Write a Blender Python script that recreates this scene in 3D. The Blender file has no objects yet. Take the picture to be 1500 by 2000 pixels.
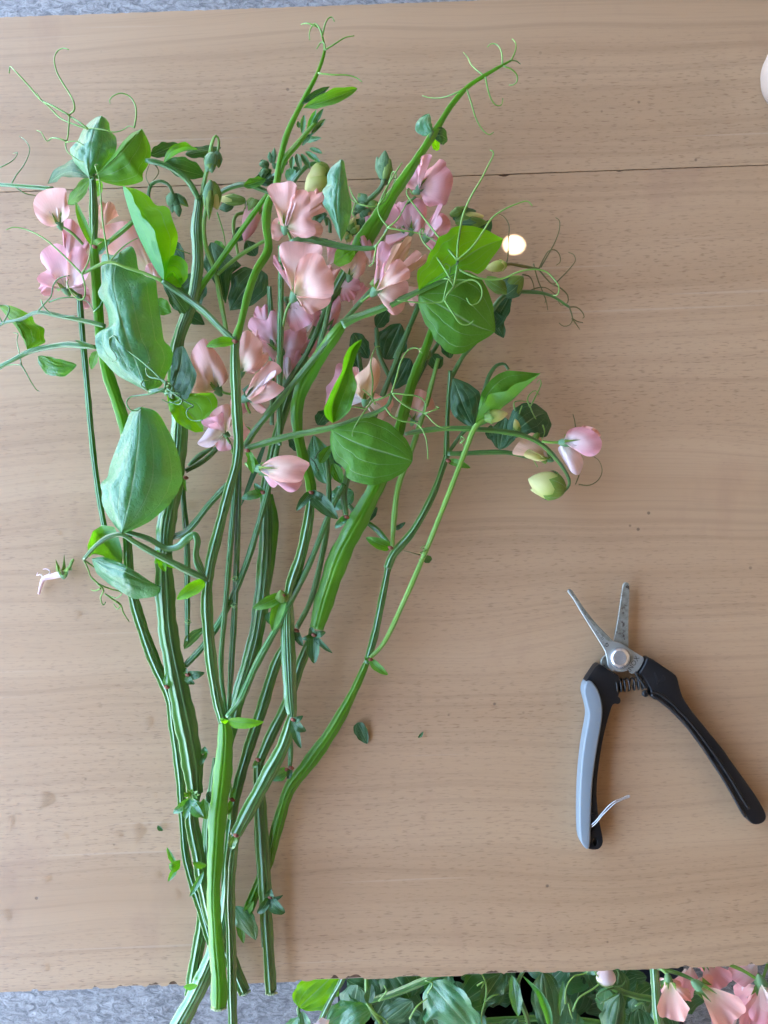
import bpy, math, random
import numpy as np
from mathutils import Vector, Matrix, noise
rnd = random.Random(7)
scene = bpy.context.scene
col = scene.collection
R = math.radians

# ---------------------------------------------------------------- camera, sky, sun, exposure
H = 0.55                       # camera height above the table top (m); table top is z = 0
F = 1511.0                     # focal length in photo pixels (1500 x 2000 photo)
FLOOR = -0.74
cam_d = bpy.data.cameras.new('camera')
cam = bpy.data.objects.new('camera', cam_d); col.objects.link(cam)
cam.location = (0, 0, H)
cam_d.sensor_fit = 'VERTICAL'; cam_d.sensor_height = 24.0
cam_d.lens = F / 2000.0 * 24.0
cam_d.clip_start = 0.02; cam_d.clip_end = 200
scene.camera = cam
scene.cycles.max_bounces = 6; scene.cycles.diffuse_bounces = 3; scene.cycles.glossy_bounces = 3
scene.cycles.caustics_reflective = False; scene.cycles.caustics_refractive = False

SUN_EL, SUN_AZ = 60.0, 96.0    # degrees; azimuth clockwise from +Y
world = bpy.data.worlds.new('World'); scene.world = world; world.use_nodes = True
wn = world.node_tree.nodes; wl = world.node_tree.links
sky = wn.new('ShaderNodeTexSky'); sky.sky_type = 'NISHITA'; sky.sun_disc = False
sky.sun_elevation = R(SUN_EL); sky.sun_rotation = R(SUN_AZ)
sky.air_density = 1.0; sky.dust_density = 3.5; sky.ozone_density = 1.0
bg = next(n for n in wn if n.type == 'BACKGROUND')
wl.new(sky.outputs[0], bg.inputs[0]); bg.inputs[1].default_value = 0.12
sun_dir = Vector((math.sin(R(SUN_AZ)) * math.cos(R(SUN_EL)), math.cos(R(SUN_AZ)) * math.cos(R(SUN_EL)), math.sin(R(SUN_EL))))
sd = bpy.data.lights.new('sun', 'SUN'); sd.energy = 5.0; sd.angle = R(0.36); sd.color = (1.0, 0.985, 0.965)
sun = bpy.data.objects.new('sun', sd); col.objects.link(sun)
sun.rotation_euler = sun_dir.to_track_quat('Z', 'Y').to_euler()
sun.location = sun_dir * 8
scene.view_settings.view_transform = 'Standard'; scene.view_settings.look = 'None'
scene.view_settings.exposure = 4.8; scene.view_settings.gamma = 1.0

# ---------------------------------------------------------------- helpers
def P(x, y, z=0.0):
    """A point seen at photo pixel (x, y) at height z millimetres above the table."""
    zz = z * 0.001; k = (H - zz) / F
    return Vector(((x - 750) * k, (1000 - y) * k, zz))
def px(n, z=0.0):
    return n * (H - z * 0.001) / F
def tag(o, label=None, cat=None, group=None, kind=None):
    if label: o['label'] = label
    if cat: o['category'] = cat
    if group: o['group'] = group
    if kind: o['kind'] = kind
    return o
def empty(name, loc=(0, 0, 0)):
    o = bpy.data.objects.new(name, None); col.objects.link(o); o.location = loc
    o.empty_display_size = 0.01
    return o
def mesh_obj(name, V, Fc, mat, parent=None, uv=None, smooth=True):
    me = bpy.data.meshes.new(name)
    me.from_pydata([tuple(v) for v in V], [], Fc)
    if uv is not None:
        l = me.uv_layers.new(name='UVMap')
        idx = np.empty(len(me.loops), dtype=np.int32); me.loops.foreach_get('vertex_index', idx)
        l.data.foreach_set('uv', np.asarray(uv, dtype=np.float32)[idx].ravel())
    if smooth: me.polygons.foreach_set('use_smooth', [True] * len(me.polygons))
    for m in (mat if isinstance(mat, (list, tuple)) else [mat]): me.materials.append(m)
    o = bpy.data.objects.new(name, me); col.objects.link(o)
    if parent is not None: put(o, parent)
    return o
def put(o, parent):
    o.parent = parent
    if parent.parent is None: o.matrix_parent_inverse = Matrix.Translation(-parent.location)
def box(name, a, b, mat, parent=None, **k):
    (x0, y0, z0), (x1, y1, z1) = a, b
    V = [(x0,y0,z0),(x1,y0,z0),(x1,y1,z0),(x0,y1,z0),(x0,y0,z1),(x1,y0,z1),(x1,y1,z1),(x0,y1,z1)]
    return mesh_obj(name, V, [(3,2,1,0),(4,5,6,7),(0,1,5,4),(1,2,6,5),(2,3,7,6),(3,0,4,7)], mat, parent, smooth=False)

class NT:
    """Small wrapper for building node materials."""
    def __init__(s, name):
        s.m = bpy.data.materials.new(name); s.m.use_nodes = True
        s.t = s.m.node_tree; s.n = s.t.nodes; s.n.clear()
        s.out = s.n.new('ShaderNodeOutputMaterial')
    def node(s, typ, props=None, **ins):
        n = s.n.new('ShaderNode' + typ)
        for k, v in (props or {}).items(): setattr(n, k, v)
        for k, v in ins.items(): s.set(n, k, v)
        return n
    def set(s, n, k, v):
        i = n.inputs[int(k[1:])] if (k[0] == 'i' and k[1:].isdigit()) else n.inputs[k.replace('_', ' ')]
        if isinstance(v, bpy.types.NodeSocket): s.t.links.new(v, i)
        elif isinstance(v, bpy.types.Node): s.t.links.new(v.outputs[0], i)
        else:
            if isinstance(v, tuple) and len(v) == 3 and i.type == 'RGBA': v = (*v, 1.0)
            i.default_value = v
    def math(s, op, a, b=None, c=None, clamp=False):
        n = s.n.new('ShaderNodeMath'); n.operation = op; n.use_clamp = clamp
        for k, v in enumerate((a, b, c)):
            if v is not None: s.set(n, 'i%d' % k, v)
        return n.outputs[0]
    def mix(s, f, a, b, blend='MIX'):
        n = s.n.new('ShaderNodeMix'); n.data_type = 'RGBA'; n.blend_type = blend
        s.set(n, 'i0', f)
        for k, v in ((6, a), (7, b)):
            if isinstance(v, (bpy.types.NodeSocket,)): s.t.links.new(v, n.inputs[k])
            else: n.inputs[k].default_value = (*v, 1.0) if len(v) == 3 else v
        return n.outputs[2]
    def ramp(s, f, stops):
        n = s.n.new('ShaderNodeValToRGB'); s.set(n, 'i0', f)
        e = n.color_ramp.elements
        while len(e) < len(stops): e.new(0.5)
        for el, (p, c) in zip(e, stops):
            el.position = p; el.color = (c, c, c, 1) if not isinstance(c, tuple) else (*c, 1)
        return n.outputs[0]
    def noise(s, vec, scale, detail=3, rough=0.5, dist=0.0):
        n = s.n.new('ShaderNodeTexNoise'); s.set(n, 'Vector', vec)
        n.inputs['Scale'].default_value = scale; n.inputs['Detail'].default_value = detail
        n.inputs['Roughness'].default_value = rough; n.inputs['Distortion'].default_value = dist
        return n.outputs[0]
    def mapping(s, vec, scale=(1,1,1), rot=(0,0,0), loc=(0,0,0)):
        n = s.n.new('ShaderNodeMapping'); s.set(n, 'Vector', vec)
        n.inputs['Scale'].default_value = scale; n.inputs['Rotation'].default_value = rot; n.inputs['Location'].default_value = loc
        return n.outputs[0]
    def coord(s, which='Object'):
        n = s.n.new('ShaderNodeTexCoord'); return n.outputs[which]
    def bump(s, h, strength=0.3, dist=0.001):
        n = s.n.new('ShaderNodeBump'); s.set(n, 'Height', h)
        n.inputs['Strength'].default_value = strength; n.inputs['Distance'].default_value = dist
        return n.outputs[0]
    def principled(s, color, rough=0.5, normal=None, **k):
        n = s.n.new('ShaderNodeBsdfPrincipled'); s.set(n, 'Base Color', color); s.set(n, 'Roughness', rough)
        if normal is not None: s.set(n, 'Normal', normal)
        for kk, v in k.items(): s.set(n, kk, v)
        return n.outputs[0]
    def finish(s, shader):
        s.t.links.new(shader, s.out.inputs[0]); return s.m
def plain(name, color, rough=0.5, **k):
    t = NT(name); return t.finish(t.principled(color, rough, **k))

# ---------------------------------------------------------------- the setting: floor, unseen shelter shaping the light
t = NT('concrete')
c = t.coord('Object')
n1 = t.noise(c, 9, 5, 0.6); n2 = t.noise(t.mapping(c, (1, 1.8, 1), (0, 0, 0.7)), 60, 7, 0.72, 0.9); n3 = t.noise(c, 240, 3)
colr = t.mix(t.ramp(n2, [(0.38, 0.0), (0.60, 1.0)]), (0.13, 0.12, 0.11), (0.52, 0.48, 0.44))
colr = t.mix(t.math('MULTIPLY', n1, 0.5), colr, (0.36, 0.34, 0.32))
colr = t.mix(t.ramp(n3, [(0.60, 0.0), (0.72, 0.55)]), colr, (0.13, 0.13, 0.14))
M_conc = t.finish(t.principled(colr, 0.85, t.bump(n2, 1.0, 0.03)))
fl = mesh_obj('concrete_floor', [(-40,-40,FLOOR),(40,-40,FLOOR),(40,40,FLOOR),(-40,40,FLOOR)], [(0,1,2,3)], M_conc, smooth=False)
tag(fl, kind='structure')

# canopy roof overhead with one small hole that lets the sun spot through
t = NT('roof_sheet'); c = t.coord('Object')
M_roof = t.finish(t.principled(t.mix(t.noise(c, 3, 4), (0.10, 0.09, 0.075), (0.14, 0.125, 0.105)), 0.8))
spot = P(1004, 478, 0)
ROOF = 1.12
hc = spot + sun_dir * (ROOF / sun_dir.z)
def roof():
    x0, x1, y0, y1 = -1.05, 4.2, -2.6, 2.6
    n = 40; V = []; Fc = []
    rx, ry = 0.0047, 0.0042
    for i in range(n):
        a = 2 * math.pi * i / n
        V.append((hc.x + rx * math.cos(a), hc.y + ry * math.sin(a), ROOF))
    for i in range(n):
        a = 2 * math.pi * i / n; dx, dy = math.cos(a), math.sin(a)
        tx = ((x1 - hc.x) / dx if dx > 1e-6 else (x0 - hc.x) / dx if dx < -1e-6 else 1e9)
        ty = ((y1 - hc.y) / dy if dy > 1e-6 else (y0 - hc.y) / dy if dy < -1e-6 else 1e9)
        s = min(tx, ty); V.append((hc.x + s * dx, hc.y + s * dy, ROOF))
    corners = [(x1, y1), (x0, y1), (x0, y0), (x1, y0)]
    for i in range(n):
        Fc.append((i, (i + 1) % n, n + (i + 1) % n, n + i))
    for cx, cy in corners:               # fill the corner triangles cut off between neighbouring rays
        k = len(V); V.append((cx, cy, ROOF))
        a = math.atan2(cy - hc.y, cx - hc.x) % (2 * math.pi); i = int(a / (2 * math.pi) * n) % n
        Fc.append((n + i, k, n + (i + 1) % n))
    return mesh_obj('canopy_roof', V, Fc, M_roof, smooth=False)
tag(roof(), kind='structure')
M_added_wall = plain('added_wall', (0.42, 0.30, 0.21), 0.9)  # unseen walls added to hold back sky light and give warm fill
tag(box('added_side_wall', (1.30, -2.6, FLOOR), (1.40, 2.6, ROOF - 0.01), M_added_wall), kind='structure')
tag(box('added_back_wall', (-0.5, 1.5, FLOOR), (1.29, 1.6, ROOF - 0.01), M_added_wall), kind='structure')
tag(box('added_front_wall', (-0.5, -1.5, FLOOR), (1.29, -1.4, ROOF - 0.01), M_added_wall), kind='structure')
# ---------------------------------------------------------------- wooden table
ROT = math.atan(0.0355)                         # grain runs slightly uphill to the right in the picture
def wood(name, seed, tone=1.0):
    t = NT(name); c = t.mapping(t.coord('Object'), (1, 1, 1), (0, 0, -ROT), (seed * 0.37, seed * 0.21, 0))
    wob = t.noise(t.mapping(c, (1.2, 3, 1)), 2.2, 2, 0.5)
    bend = t.node('CombineXYZ', Y=t.math('MULTIPLY', wob, 0.05))
    cw = t.node('VectorMath', {'operation': 'ADD'}, i0=c, i1=bend).outputs[0]
    bands = t.noise(t.mapping(cw, (0.35, 16, 1)), 1.0, 3, 0.55)              # broad tone bands
    grain = t.noise(t.mapping(cw, (1.3, 210, 1)), 1.0, 3, 0.55)               # growth lines
    fine = t.noise(t.mapping(cw, (14, 900, 1)), 1.0, 3, 0.6)                 # pores
    fleck_n = t.noise(t.mapping(c, (150, 880, 1)), 1.0, 2, 0.5)              # beech ray flecks
    zone = t.noise(t.mapping(cw, (1.0, 9, 1), (0, 0, 0), (3.1, 0.4, 0)), 1.0, 2)
    fl = t.math('MULTIPLY', t.ramp(fleck_n, [(0.57, 0.0), (0.68, 1.0)]), t.ramp(zone, [(0.42, 0.04), (0.62, 1.0)]))
    a = (0.515 * tone, 0.336 * tone, 0.190 * tone); b = (0.425 * tone, 0.260 * tone, 0.138 * tone)
    k = t.mix(t.ramp(bands, [(0.30, 0.0), (0.72, 1.0)]), a, b)
    k = t.mix(t.math('MULTIPLY', t.ramp(grain, [(0.50, 0.0), (0.68, 1.0)]), 0.32), k, (0.31 * tone, 0.18 * tone, 0.095 * tone))
    k = t.mix(t.math('MULTIPLY', t.ramp(fine, [(0.52, 0.0), (0.75, 1.0)]), 0.28), k, (0.28, 0.165, 0.10))
    k = t.mix(t.math('MULTIPLY', fl, 0.50), k, (0.20, 0.105, 0.055))
    # dents, dirt specks and old stains
    v = t.node('TexVoronoi', Vector=c, Scale=38.0); v.inputs['Randomness'].default_value = 1
    sp = t.math('MULTIPLY', t.ramp(v.outputs[0], [(0.03, 1.0), (0.055, 0.0)]), t.ramp(t.noise(c, 21, 2), [(0.52, 0.0), (0.60, 1.0)]))
    k = t.mix(t.math('MULTIPLY', sp, 0.7), k, (0.10, 0.06, 0.04))
    st = t.noise(t.mapping(c, (2.4, 1.2, 1)), 6, 5, 0.65)
    k = t.mix(t.math('MULTIPLY', t.ramp(st, [(0.58, 0.0), (0.74, 1.0)]), 0.32), k, (0.33, 0.18, 0.11))
    sc = t.noise(t.mapping(c, (3, 260, 1), (0, 0, 0.9)), 1.0, 2, 0.4)
    k = t.mix(t.math('MULTIPLY', t.ramp(sc, [(0.70, 0.0), (0.74, 1.0)]), 0.25), k, (0.58, 0.45, 0.33))
    hgt = t.math('SUBTRACT', t.math('MULTIPLY', fine, 0.5), t.math('ADD', fl, sp))
    rough = t.math('ADD', 0.36, t.math('MULTIPLY', st, 0.22))
    return t.finish(t.principled(k, rough, t.bump(hgt, 0.25, 0.0004), Specular_IOR_Level=0.45))
M_wood = [wood('beech_board', 1), wood('beech_board_far', 5, 0.97)]
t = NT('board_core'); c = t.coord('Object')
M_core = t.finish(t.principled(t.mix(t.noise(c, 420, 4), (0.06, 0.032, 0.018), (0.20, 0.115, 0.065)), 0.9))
M_gap = plain('dark_joint', (0.03, 0.02, 0.015), 0.9)

table = tag(empty('wooden_table', (0, 0, FLOOR)), 'pale beech table whose scratched boards carry the cut sweet peas', 'table')
SL = 0.0355
def edge_line(y_at0, n0, x0=-500, x1=2000, notches=(), step=9, jag=0.7, sgn=1):
    """Points along a nearly horizontal table edge; notches = (x, halfwidth, depth) in pixels."""
    pts = []; x = x0; r = random.Random(n0)
    while x <= x1:
        y = y_at0 - SL * x + r.uniform(-jag, jag) * 0.5
        for nx, hw, d in notches:
            if abs(x - nx) < hw: y -= sgn * d * (1 - (abs(x - nx) / hw) ** 2) * r.uniform(0.65, 1.1)
        pts.append((x, y)); x += step
    return pts
def slab(name, top, bot, z1, z0, mat, parent):
    """Solid board between two edge lines (top = far edge, bot = near edge)."""
    V = []; Fc = []
    n = len(top)
    for z in (z1, z0):
        for x, y in top: V.append(P(x, y, 0) + Vector((0, 0, z * 0.001)))
        for x, y in bot: V.append(P(x, y, 0) + Vector((0, 0, z * 0.001)))
    T, B, T2, B2 = 0, n, 2 * n, 3 * n
    for i in range(n - 1):
        Fc.append((B + i, B + i + 1, T + i + 1, T + i))
        Fc.append((T2 + i, T2 + i + 1, B2 + i + 1, B2 + i))
        Fc.append((T + i, T + i + 1, T2 + i + 1, T2 + i))
        Fc.append((B2 + i, B2 + i + 1, B + i + 1, B + i))
    Fc.append((T, T2, B2, B)); Fc.append((B + n - 1, B2 + n - 1, T2 + n - 1, T + n - 1))
    return mesh_obj(name, V, Fc, mat, parent, smooth=False)
chips = [(68,8,6),(187,7,8),(236,9,7),(262,22,6),(300,14,9),(338,11,12),(585,8,4),(630,26,5),(655,10,10),(680,14,7),(698,13,11),(790,22,5),(812,10,6),
         (922,20,5),(962,22,9),(1000,16,8),(1026,12,6),(1048,14,5),(1092,6,5),(1205,6,5),(1338,12,6),(1432,8,6),(1468,8,7),(440,10,4),(1500,9,6)]
seam_chips = [(984, 12, 4), (430, 8, 2), (760, 6, 2), (1210, 7, 2)]
near = slab('board', edge_line(376.5, 3, notches=seam_chips, sgn=-1, jag=0.8, step=4), edge_line(1938, 4, notches=chips, step=4), 0, -1.6, M_wood[0], table)
far = slab('board', edge_line(34, 5, jag=1.6), edge_line(374.5, 6), 0, -1.6, M_wood[1], table)
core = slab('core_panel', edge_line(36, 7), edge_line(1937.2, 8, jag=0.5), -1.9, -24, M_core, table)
for (lx, ly) in ((-300, 140), (1800, 60), (-300, 1800), (1800, 1740)):
    c0 = P(lx, ly, 0)
    box('leg', (c0.x - 0.03, c0.y - 0.03, FLOOR), (c0.x + 0.03, c0.y + 0.03, -0.0245), M_wood[0], table)
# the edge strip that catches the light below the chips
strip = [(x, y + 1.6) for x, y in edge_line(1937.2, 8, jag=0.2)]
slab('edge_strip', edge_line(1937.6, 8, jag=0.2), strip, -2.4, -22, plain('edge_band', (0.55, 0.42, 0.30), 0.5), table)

# ---------------------------------------------------------------- water drops on the boards
t = NT('water')
_f = t.node('Fresnel', IOR=1.33)
M_water = t.finish(t.node('MixShader', i0=t.math('MULTIPLY', _f, 0.26), i1=t.node('BsdfTransparent', Color=(1.0, 0.985, 0.965)), i2=t.node('BsdfGlossy', Roughness=0.03)).outputs[0])
def drop(x, y, rx, ry, rot=0.0, tail=0.0, h=0.9, label=None, group=None, seed=0):
    r = random.Random(seed); n = 20; V = [P(x, y, h)]; Fc = []
    ph = r.uniform(0, 6)
    for k, (s, zz) in enumerate(((0.45, 0.93), (0.75, 0.68), (0.93, 0.32), (1.0, 0.03))):
        for i in range(n):
            a = 2 * math.pi * i / n
            rr = s * (1 + 0.10 * math.sin(3 * a + ph) + 0.06 * math.sin(5 * a + 2 * ph))
            dx = rx * rr * math.cos(a); dy = ry * rr * math.sin(a)
            if dy > 0 and tail: dy *= 1 + tail; dx *= max(0.12, 1 - 1.0 * (dy / (ry * (1 + tail))))
            ca, sa = math.cos(rot), math.sin(rot)
            V.append(P(x + dx * ca - dy * sa, y + dx * sa + dy * ca, h * zz))
    for i in range(n): Fc.append((0, 1 + (i + 1) % n, 1 + i))
    for k in range(3):
        for i in range(n):
            a = 1 + k * n; j = (i + 1) % n
            Fc.append((a + i, a + j, a + n + j, a + n + i))
    o = mesh_obj('water_drop', V, Fc, M_water)
    o.location = V[0] * 0
    return tag(o, label, 'water drop', group)
GD = 'water drops splashed on the table boards'
big = [(92,1560,17,14,0.75,1.3,'large water splash with a long tail on the near board beside the table corner'),
       (21,1602,7,10,0.1,1.8,'narrow water streak trailing down nearest the edge of the near board'),
       (126,1634,9,6,0.3,0,'small rounded water drop below the large tailed splash'),
       (270,1622,16,14,0.1,1.0,'broad water splash with a thin tail close to the green stems'),
       (230,1630,10,7,0.2,0,'oval water drop beside the broad splash near the green stems'),
       (91,1717,11,7,2.6,0,'slanted oval water drop under the large tailed splash'),
       (306,1709,11,7,-0.1,0,'flat water drop beside the bent stem with blue stipules'),
       (345,1748,9,12,0.05,0.4,'water drop touching the outermost stem of the bunch'),
       (12,1788,11,12,0.5,0,'round water drop cut by the photo edge low on the near board'),
       (88,1891,9,9,0.6,0,'domed water drop near the chipped front edge'),
       (290,1410,10,12,0.1,0,'pale oval water drop beside the middle of the stem bundle'),
       (151,1200,9,8,2.3,0,'water drop below the snipped off blossom base'),
       (372,987,11,9,0.4,0,'faint water drop between the big glossy leaf and the stems')]
for i, (x, y, a, b, r_, tl, lab) in enumerate(big):
    drop(x, y, a, b, r_, tl, 1.2, lab, GD, i)
for i, (x, y, a) in enumerate([(227,1657,4.5),(72,1901,3),(9,1818,2.5),(58,1818,2),(303,1553,6),(236,1348,5),(244,1431,3),(72,927,5),(62,940,4),(152,1022,4),(116,1041,5),(94,902,4),(148,1165,4),(300,1040,3),(215,1785,4),(70,1640,3),(186,1226,3),(16,1242,3)]):
    drop(x, y, a, a * rnd.uniform(0.7, 1.0), rnd.uniform(0, 3), 0, 0.7, 'tiny clear water droplet on the bare board beside the stems', GD, 40 + i)
# ---------------------------------------------------------------- pruning snips
def Zs(X, Y): return (1060 + X / 3.409, 1110 + Y / 3.409)
def smooth_poly(pts, it=1):
    for _ in range(it):
        out = []
        n = len(pts)
        for i in range(n):
            a, b = pts[i], pts[(i + 1) % n]
            out.append((a[0] * .75 + b[0] * .25, a[1] * .75 + b[1] * .25)); out.append((a[0] * .25 + b[0] * .75, a[1] * .25 + b[1] * .75))
        pts = out
    return pts
def extrude(name, poly, z0, z1, mat, parent, bevel=0.6, seg=2, hole=None, smooth=1):
    """Rounded solid from an outline given in zoom pixels; z in mm."""
    import bmesh
    pts = smooth_poly(poly, smooth)
    bm = bmesh.new()
    vs = [bm.verts.new(P(*Zs(*p), z0)) for p in pts]
    if hole:
        hs = [bm.verts.new(P(*Zs(*p), z0)) for p in hole]
        es = [bm.edges.new((vs[i], vs[(i + 1) % len(vs)])) for i in range(len(vs))] + [bm.edges.new((hs[i], hs[(i + 1) % len(hs)])) for i in range(len(hs))]
        bmesh.ops.triangle_fill(bm, edges=es, use_beauty=True)
    else:
        bm.faces.new(vs)
    fs = bm.faces[:]
    r = bmesh.ops.extrude_face_region(bm, geom=fs)
    for v in r['geom']:
        if isinstance(v, bmesh.types.BMVert): v.co.z = z1 * 0.001
    bmesh.ops.recalc_face_normals(bm, faces=bm.faces[:])
    if bevel:
        es = [e for e in bm.edges if len(e.link_faces) == 2 and abs(e.link_faces[0].normal.z) > 0.9 and abs(e.link_faces[1].normal.z) < 0.3 or len(e.link_faces) == 2 and abs(e.link_faces[1].normal.z) > 0.9 and abs(e.link_faces[0].normal.z) < 0.3]
        bmesh.ops.bevel(bm, geom=es, offset=bevel * 0.001, segments=seg, profile=0.5, affect='EDGES', clamp_overlap=True)
    me = bpy.data.meshes.new(name); bm.to_mesh(me); bm.free()
    me.materials.append(mat)
    me.polygons.foreach_set('use_smooth', [True] * len(me.polygons))
    o = bpy.data.objects.new(name, me); col.objects.link(o)
    if parent is not None: put(o, parent)
    me.set_sharp_from_angle(angle=R(40))
    return o
def catmull(pts, n):
    """Resample control points (tuples of any length) with a Catmull-Rom spline."""
    A = np.array(pts, float)
    if len(A) == 2: 
        tt = np.linspace(0, 1, n)[:, None]; return A[0] * (1 - tt) + A[1] * tt
    d = np.r_[0, np.cumsum(np.maximum(np.linalg.norm(np.diff(A[:, :2], axis=0), axis=1), 1e-6) ** 0.5)]
    E = np.vstack([2 * A[0] - A[1], A, 2 * A[-1] - A[-2]])
    D = np.r_[d[0] - (d[1] - d[0]), d, d[-1] + (d[-1] - d[-2])]
    out = []
    for s in np.linspace(0, d[-1], n):
        i = min(np.searchsorted(d, s, 'right') - 1, len(A) - 2)
        t0, t1, t2, t3 = D[i:i + 4]; p0, p1, p2, p3 = E[i:i + 4]
        a1 = (t1 - s) / (t1 - t0) * p0 + (s - t0) / (t1 - t0) * p1
        a2 = (t2 - s) / (t2 - t1) * p1 + (s - t1) / (t2 - t1) * p2
        a3 = (t3 - s) / (t3 - t2) * p2 + (s - t2) / (t3 - t2) * p3
        b1 = (t2 - s) / (t2 - t0) * a1 + (s - t0) / (t2 - t0) * a2
        b2 = (t3 - s) / (t3 - t1) * a2 + (s - t1) / (t3 - t1) * a3
        out.append((t2 - s) / (t2 - t1) * b1 + (s - t1) / (t2 - t1) * b2)
    return np.array(out)
def sweep(path, rad, prof, twist=None, caps=True, up=(0, 0, 1)):
    """Sweep a closed profile (list of (u, v, ucoord)) along world points; rad = half width per point."""
    path = np.asarray(path, float); n = len(path); m = len(prof)
    T = np.gradient(path, axis=0); T /= np.linalg.norm(T, axis=1)[:, None] + 1e-12
    V = []; UV = []; Fc = []; Np = None; L = 0
    pr = np.array([(a, b) for a, b, _ in prof])
    for i in range(n):
        if Np is None:
            N = np.cross(T[i], up)
            if np.linalg.norm(N) < 1e-3: N = np.cross(T[i], (1, 0, 0))
        else:
            N = Np - T[i] * np.dot(Np, T[i])
            W = np.cross(T[i], up)                       # drift back towards the flat frame
            if np.linalg.norm(W) > 0.2:
                W /= np.linalg.norm(W)
                if np.dot(W, N) < 0: W = -W
                N = N / (np.linalg.norm(N) + 1e-12) * 0.8 + W * 0.2
        N = N / (np.linalg.norm(N) + 1e-12); B = np.cross(N, T[i]); Np = N
        if twist is not None:
            ct, st = math.cos(twist[i]), math.sin(twist[i]); N2, B2 = N * ct + B * st, B * ct - N * st
        else: N2, B2 = N, B
        if i: L += np.linalg.norm(path[i] - path[i - 1])
        ring = path[i] + rad[i] * (pr[:, :1] * N2 + pr[:, 1:] * B2)
        V.extend(ring); UV.extend([(q, L * 100) for _, _, q in prof])
    for i in range(n - 1):
        for j in range(m):
            k = (j + 1) % m
            Fc.append((i * m + j, i * m + k, (i + 1) * m + k, (i + 1) * m + j))
    if caps:
        Fc.append(tuple(range(m - 1, -1, -1))); Fc.append(tuple(range((n - 1) * m, n * m)))
    return V, Fc, UV
def circ(m=8): return [(math.cos(2 * math.pi * i / m), math.sin(2 * math.pi * i / m), i / m) for i in range(m)]
def tube(name, pts, mat, parent, m=8, n=None, prof=None, twist=0.0, world=False):
    """Round or profiled tube through (x, y, z_mm, width_px) photo points."""
    n = n or max(6, int(len(pts) * 6))
    A = catmull(pts, n)
    pth = [P(x, y, z) for x, y, z, w in A]; rad = [px(max(w, 0.3) * 0.5, z) for x, y, z, w in A]
    tw = [twist] * n if not isinstance(twist, (list, tuple)) else list(np.interp(np.linspace(0, 1, n), np.linspace(0, 1, len(twist)), twist))
    V, Fc, UV = sweep(pth, rad, prof or circ(m), tw)
    return mesh_obj(name, V, Fc, mat, parent, UV)

t = NT('worn_steel'); c = t.coord('Object')
n1 = t.noise(c, 160, 5, 0.65); n2 = t.noise(c, 900, 3); n3 = t.noise(c, 330, 3)
k = t.mix(t.ramp(n1, [(0.42, 0.0), (0.66, 1.0)]), (0.30, 0.30, 0.25), (0.15, 0.13, 0.09))
k = t.mix(t.ramp(n3, [(0.60, 0.0), (0.68, 0.9)]), k, (0.07, 0.045, 0.03))
M_steel = t.finish(t.principled(k, t.math('ADD', 0.34, t.math('MULTIPLY', n1, 0.25)), t.bump(n2, 0.08, 0.0003), Metallic=0.45))
M_plate = plain('brushed_plate', (0.36, 0.36, 0.32), 0.42, Metallic=0.45)
M_chrome = plain('chrome', (0.62, 0.63, 0.64), 0.16, Metallic=0.75)
t = NT('black_plastic'); c = t.coord('Object'); n1 = t.noise(c, 1400, 2); n2 = t.noise(c, 60, 4)
M_black = t.finish(t.principled(t.mix(n2, (0.004, 0.004, 0.005), (0.010, 0.010, 0.011)), t.math('ADD', 0.36, t.math('MULTIPLY', n2, 0.2)), t.bump(n1, 0.12, 0.0003), Specular_IOR_Level=0.38))
t = NT('grey_rubber'); c = t.coord('Object'); n1 = t.noise(c, 1200, 2)
M_grey = t.finish(t.principled((0.22, 0.255, 0.275), 0.5, t.bump(n1, 0.1, 0.0003)))
M_ink = plain('dark_print', (0.05, 0.045, 0.035), 0.6)
M_spring = plain('spring_steel', (0.05, 0.048, 0.046), 0.38, Metallic=0.7)

snips = tag(empty('pruning_snips', P(1210, 1380, 0)), 'open pruning snips with black handles, one grey grip, lying on the bare board', 'pruning snips')
low_blade = [(545,90),(570,96),(573,130),(570,250),(567,350),(567,460),(566,540),(560,600),(500,660),(430,670),(380,640),(385,600),(415,570),(455,540),(470,500),(472,470),(478,430),(495,340),(513,220),(524,140),(531,104)]
up_blade = [(161,150),(172,136),(190,142),(215,178),(262,250),(322,330),(382,398),(440,456),(470,487),(500,488),(535,506),(590,543),(640,574),(672,592),(664,622),(632,684),(592,702),(574,690),(567,672),(555,680),(515,688),(484,682),(470,674),(457,686),(432,655),(426,620),(420,582),(410,546),(370,480),(310,385),(250,290),(195,195),(166,160)]
b1 = extrude('blade', low_blade, 5.2, 7.0, M_steel, snips, 0.35, 1, smooth=1)
b2 = extrude('blade', up_blade, 7.15, 9.0, M_plate, snips, 0.35, 1, smooth=1)
# dark worn inner bevel along the upper blade
extrude('cutting_edge', [(172,141),(188,144),(260,252),(322,334),(382,403),(440,461),(466,490),(430,484),(385,440),(330,372),(270,296),(215,205),(176,152)], 9.0, 9.25, M_steel, b2, 0.08, 1, smooth=1)
def dome(name, cx, cy, rings, mat, parent, n=40):
    V = []; Fc = []
    for (r, z) in rings:
        for i in range(n):
            a = 2 * math.pi * i / n; V.append(P(*Zs(cx, cy), z) + Vector((px(r / 3.409) * math.cos(a), px(r / 3.409) * math.sin(a), 0)))
    for k in range(len(rings) - 1):
        for i in range(n): Fc.append((k * n + i, k * n + (i + 1) % n, (k + 1) * n + (i + 1) % n, (k + 1) * n + i))
    Fc.append(tuple(range((len(rings) - 1) * n, len(rings) * n)))
    return mesh_obj(name, V, Fc, mat, parent)
dome('pivot_bolt', 515, 598, [(72, 8.6), (72, 9.6), (69, 10.6), (62, 11.9), (53, 12.8), (44, 13.3), (38, 13.45), (36, 13.3), (32, 13.3), (2, 13.35)], M_chrome, snips)
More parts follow.
